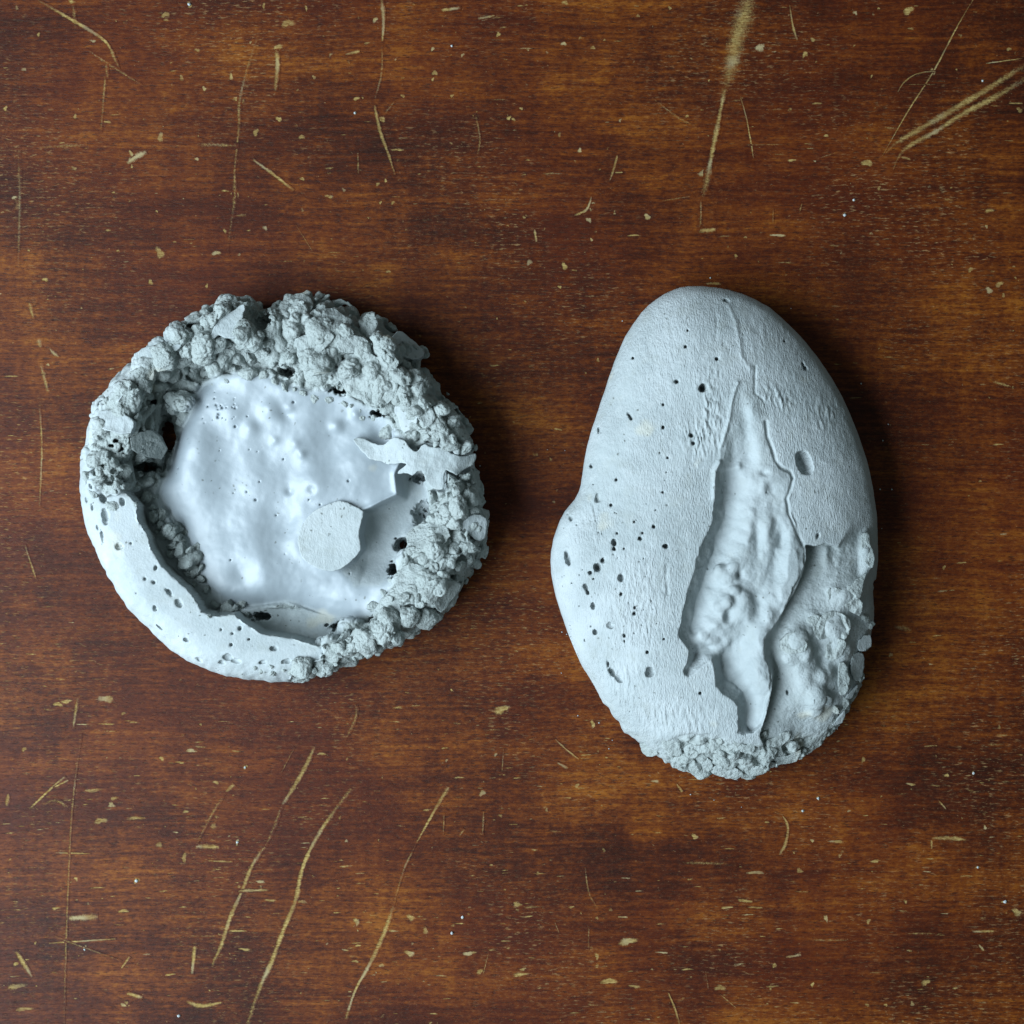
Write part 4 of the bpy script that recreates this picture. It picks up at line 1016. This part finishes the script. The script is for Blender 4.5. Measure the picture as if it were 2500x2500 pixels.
    CH = [([(40,1560),(160,1540),(215,1640),(190,1700),(100,1670)], .5, 2.4, .3), ([(150,1700),(300,1660),(440,1720),(420,1820),(340,1870),(220,1800),(140,1790)], .9, 4.0, .5),
          ([(440,1800),(520,1740),(640,1780),(700,1850),(600,1875),(480,1850)], .9, 3.6, .5), ([(690,1790),(800,1760),(890,1790),(850,1840),(760,1855)], .9, 3.4, .3),
          ([(850,1580),(960,1520),(1050,1490),(1050,1560),(990,1620),(1020,1690),(940,1690)], 1.3, 3.0, .45), ([(920,1700),(1040,1690),(1140,1640),(1120,1740),(1000,1765)], .8, 3.4, .3),
          ([(590,1560),(720,1600),(790,1550),(760,1690),(660,1640)], .8, 2.6, .3), ([(1440,950),(1510,990),(1520,1180),(1450,1210),(1430,1090)], 1.3, 3.0, .35),
          ([(1540,880),(1640,890),(1650,1000),(1610,1100),(1530,1050)], .9, 3.6, .15), ([(1590,780),(1690,740),(1700,840),(1600,870)], .8, 3.2, .15), ([(250,1600),(390,1560),(430,1640),(330,1680),(230,1670)], .6, 2.6, .3),
          ([(1230,1240),(1300,1210),(1390,1240),(1370,1290),(1260,1290)], .7, 2.2, .2), ([(-120,1600),(-20,1600),(20,1680),(-60,1710)], .4, 2.2, .3), ([(1480,1270),(1510,1200),(1600,1130),(1560,1230)], .6, 3, .2), ([(1390,1450),(1490,1330),(1480,1440)], .6, 3, .2)]
    CH = [([(1600 + a_ * kZ, 1320 + b_ * kZ) for a_, b_ in P], up, th, ro, 400 + k_) for k_, (P, up, th, ro) in enumerate(CH)]
    kY = 360 / 1932
    for k_, (P, up, th, ro) in enumerate([([(650,1450),(820,1260),(1000,1240),(1120,1320),(1180,1450),(1100,1600),(1010,1700),(960,1620),(860,1600),(720,1620)], 1.0, 3.4, .6), ([(860,1640),(1000,1600),(1090,1640),(1080,1760),(980,1880),(880,1890),(810,1840)], 1.1, 3.4, .5),
            ([(830,1000),(940,930),(1060,980),(1160,1010),(1280,1080),(1330,1180),(1290,1310),(1150,1240),(950,1180)], 1.0, 3.2, .55), ([(1100,960),(1180,870),(1360,760),(1310,950),(1270,1080),(1180,1030)], 1.3, 3.0, .4),
            ([(1300,250),(1390,200),(1420,350),(1470,560),(1450,670),(1350,620),(1300,450)], .9, 3.0, .4), ([(250,1640),(420,1480),(470,1600),(580,1640),(560,1760),(400,1800),(260,1760)], .8, 3.0, .3), ([(700,1420),(760,1300),(640,1290),(570,1350),(620,1430)], .6, 2.4, .3)]):
        CH.append(([(1860 + a_ * kY, 1260 + b_ * kY) for a_, b_ in P], up, th, ro, 450 + k_))
    for c_ in CH: CHUNK(root, rx, ry, v, zt0, *c_)
    taken = [c_[0] for c_ in CH]
    hand = [(1640,1845,22),(1665,1855,24),(1690,1865,24),(1710,1875,20),(1650,1830,16),(1700,1890,18),(1735,1860,20),(1760,1880,20),(1790,1850,20),(1800,1880,18),(1830,1870,20),(1850,1885,18),(1820,1840,22),(1840,1815,18),(1880,1830,22),(1895,1850,20),(1905,1815,20),(1925,1800,14),
            (1870,1870,16),(1780,1895,14),(1920,1860,14),(1950,1850,12),(2085,1600,18),(2110,1590,16),(2105,1620,18),(2120,1550,14),(2090,1650,16),(2105,1660,18),(2080,1690,16),(2060,1720,14),(2040,1740,12),(1980,1835,10),(2130,1530,12),(2115,1510,12),(1660,1835,18),(1675,1815,20),(1715,1825,22),(1745,1810,18),(1750,1838,24),(1775,1825,18),(1805,1812,20),(1860,1800,18),(1870,1850,22),(1900,1835,18),(1640,1815,16),(1610,1808,12),(1730,1890,20),(1760,1862,24),(1815,1860,22),(1700,1845,18),(1850,1830,14),(1935,1835,14),(1960,1825,12),(2070,1700,14),(2095,1640,16),(2110,1600,14),(2050,1745,12)]
    for (px, py, rr) in hand:
        x, y, z = zat(px + (1745 - px) * 0.03, py + (1300 - py) * 0.03, 11)
        if z < 4.0 or any(poly_sd(np.array(t_), np.array([[px * 1.0]]), np.array([[py * 1.0]]))[0, 0] < 4 for t_ in taken): continue
        rr = rr * 0.1 * random.uniform(0.9, 1.4)
        if sd[int((x - v.x[0]) / v.h), int((y - v.y[0]) / v.h)] > -0.7 * rr: continue
        crumb(root, x - rx, y - ry, z + rr * random.uniform(-0.7, -0.25), rr)
    return root
random.seed(9)
build_long()

# ------------------------------------------------------------------ stray plaster grit on the wood
def build_grit():
    spots = [(715,18,0,0),(1340,427,0,0),(1705,175,0,0),(925,268,0,1700),(515,695,0,1700),(895,550,0,1700),(320,955,0,1700),(1745,833,0,1700),(1705,893,0,1700),(675,1205,0,1700),
             (1757,645,1250,1700),(1740,290,1250,1700),(1155,385,1250,1700),(1097,432,1250,1700),(1860,775,1250,1700),(1290,755,1250,0),(1255,812,1250,0),(1775,305,1250,0)]
    P = [(ox + a * K, oy + b * K, random.uniform(0.28, 0.5)) for a, b, ox, oy in spots]
    for k in range(46):
        t = random.uniform(0, 6.283)
        if k % 2: P.append((690 + (400 + abs(random.gauss(0, 34))) * math.cos(t), 1195 + (395 + abs(random.gauss(0, 34))) * math.sin(t), random.uniform(0.10, 0.24)))
        else: P.append((1750 + (400 + abs(random.gauss(0, 40))) * math.cos(t) * 0.98, 1320 + (600 + abs(random.gauss(0, 34))) * math.sin(t), random.uniform(0.10, 0.24)))
    bm = bmesh.new()
    for px, py, r in P:
        x, y = to(px, py)
        q = bmesh.ops.create_icosphere(bm, subdivisions=1, radius=r * MM)
        for vtx in q['verts']:
            vtx.co *= random.uniform(0.7, 1.2)
            vtx.co.z *= 0.7
            vtx.co += Vector((x * MM, y * MM, r * 0.45 * MM))
    me = bpy.data.meshes.new('plaster_grit'); bm.to_mesh(me); bm.free()
    o = link('plaster_grit', me, PLASTER)
    o['kind'] = 'stuff'; o['category'] = 'grit'
    o['label'] = 'tiny pale plaster grains scattered on the wooden table'
build_grit()
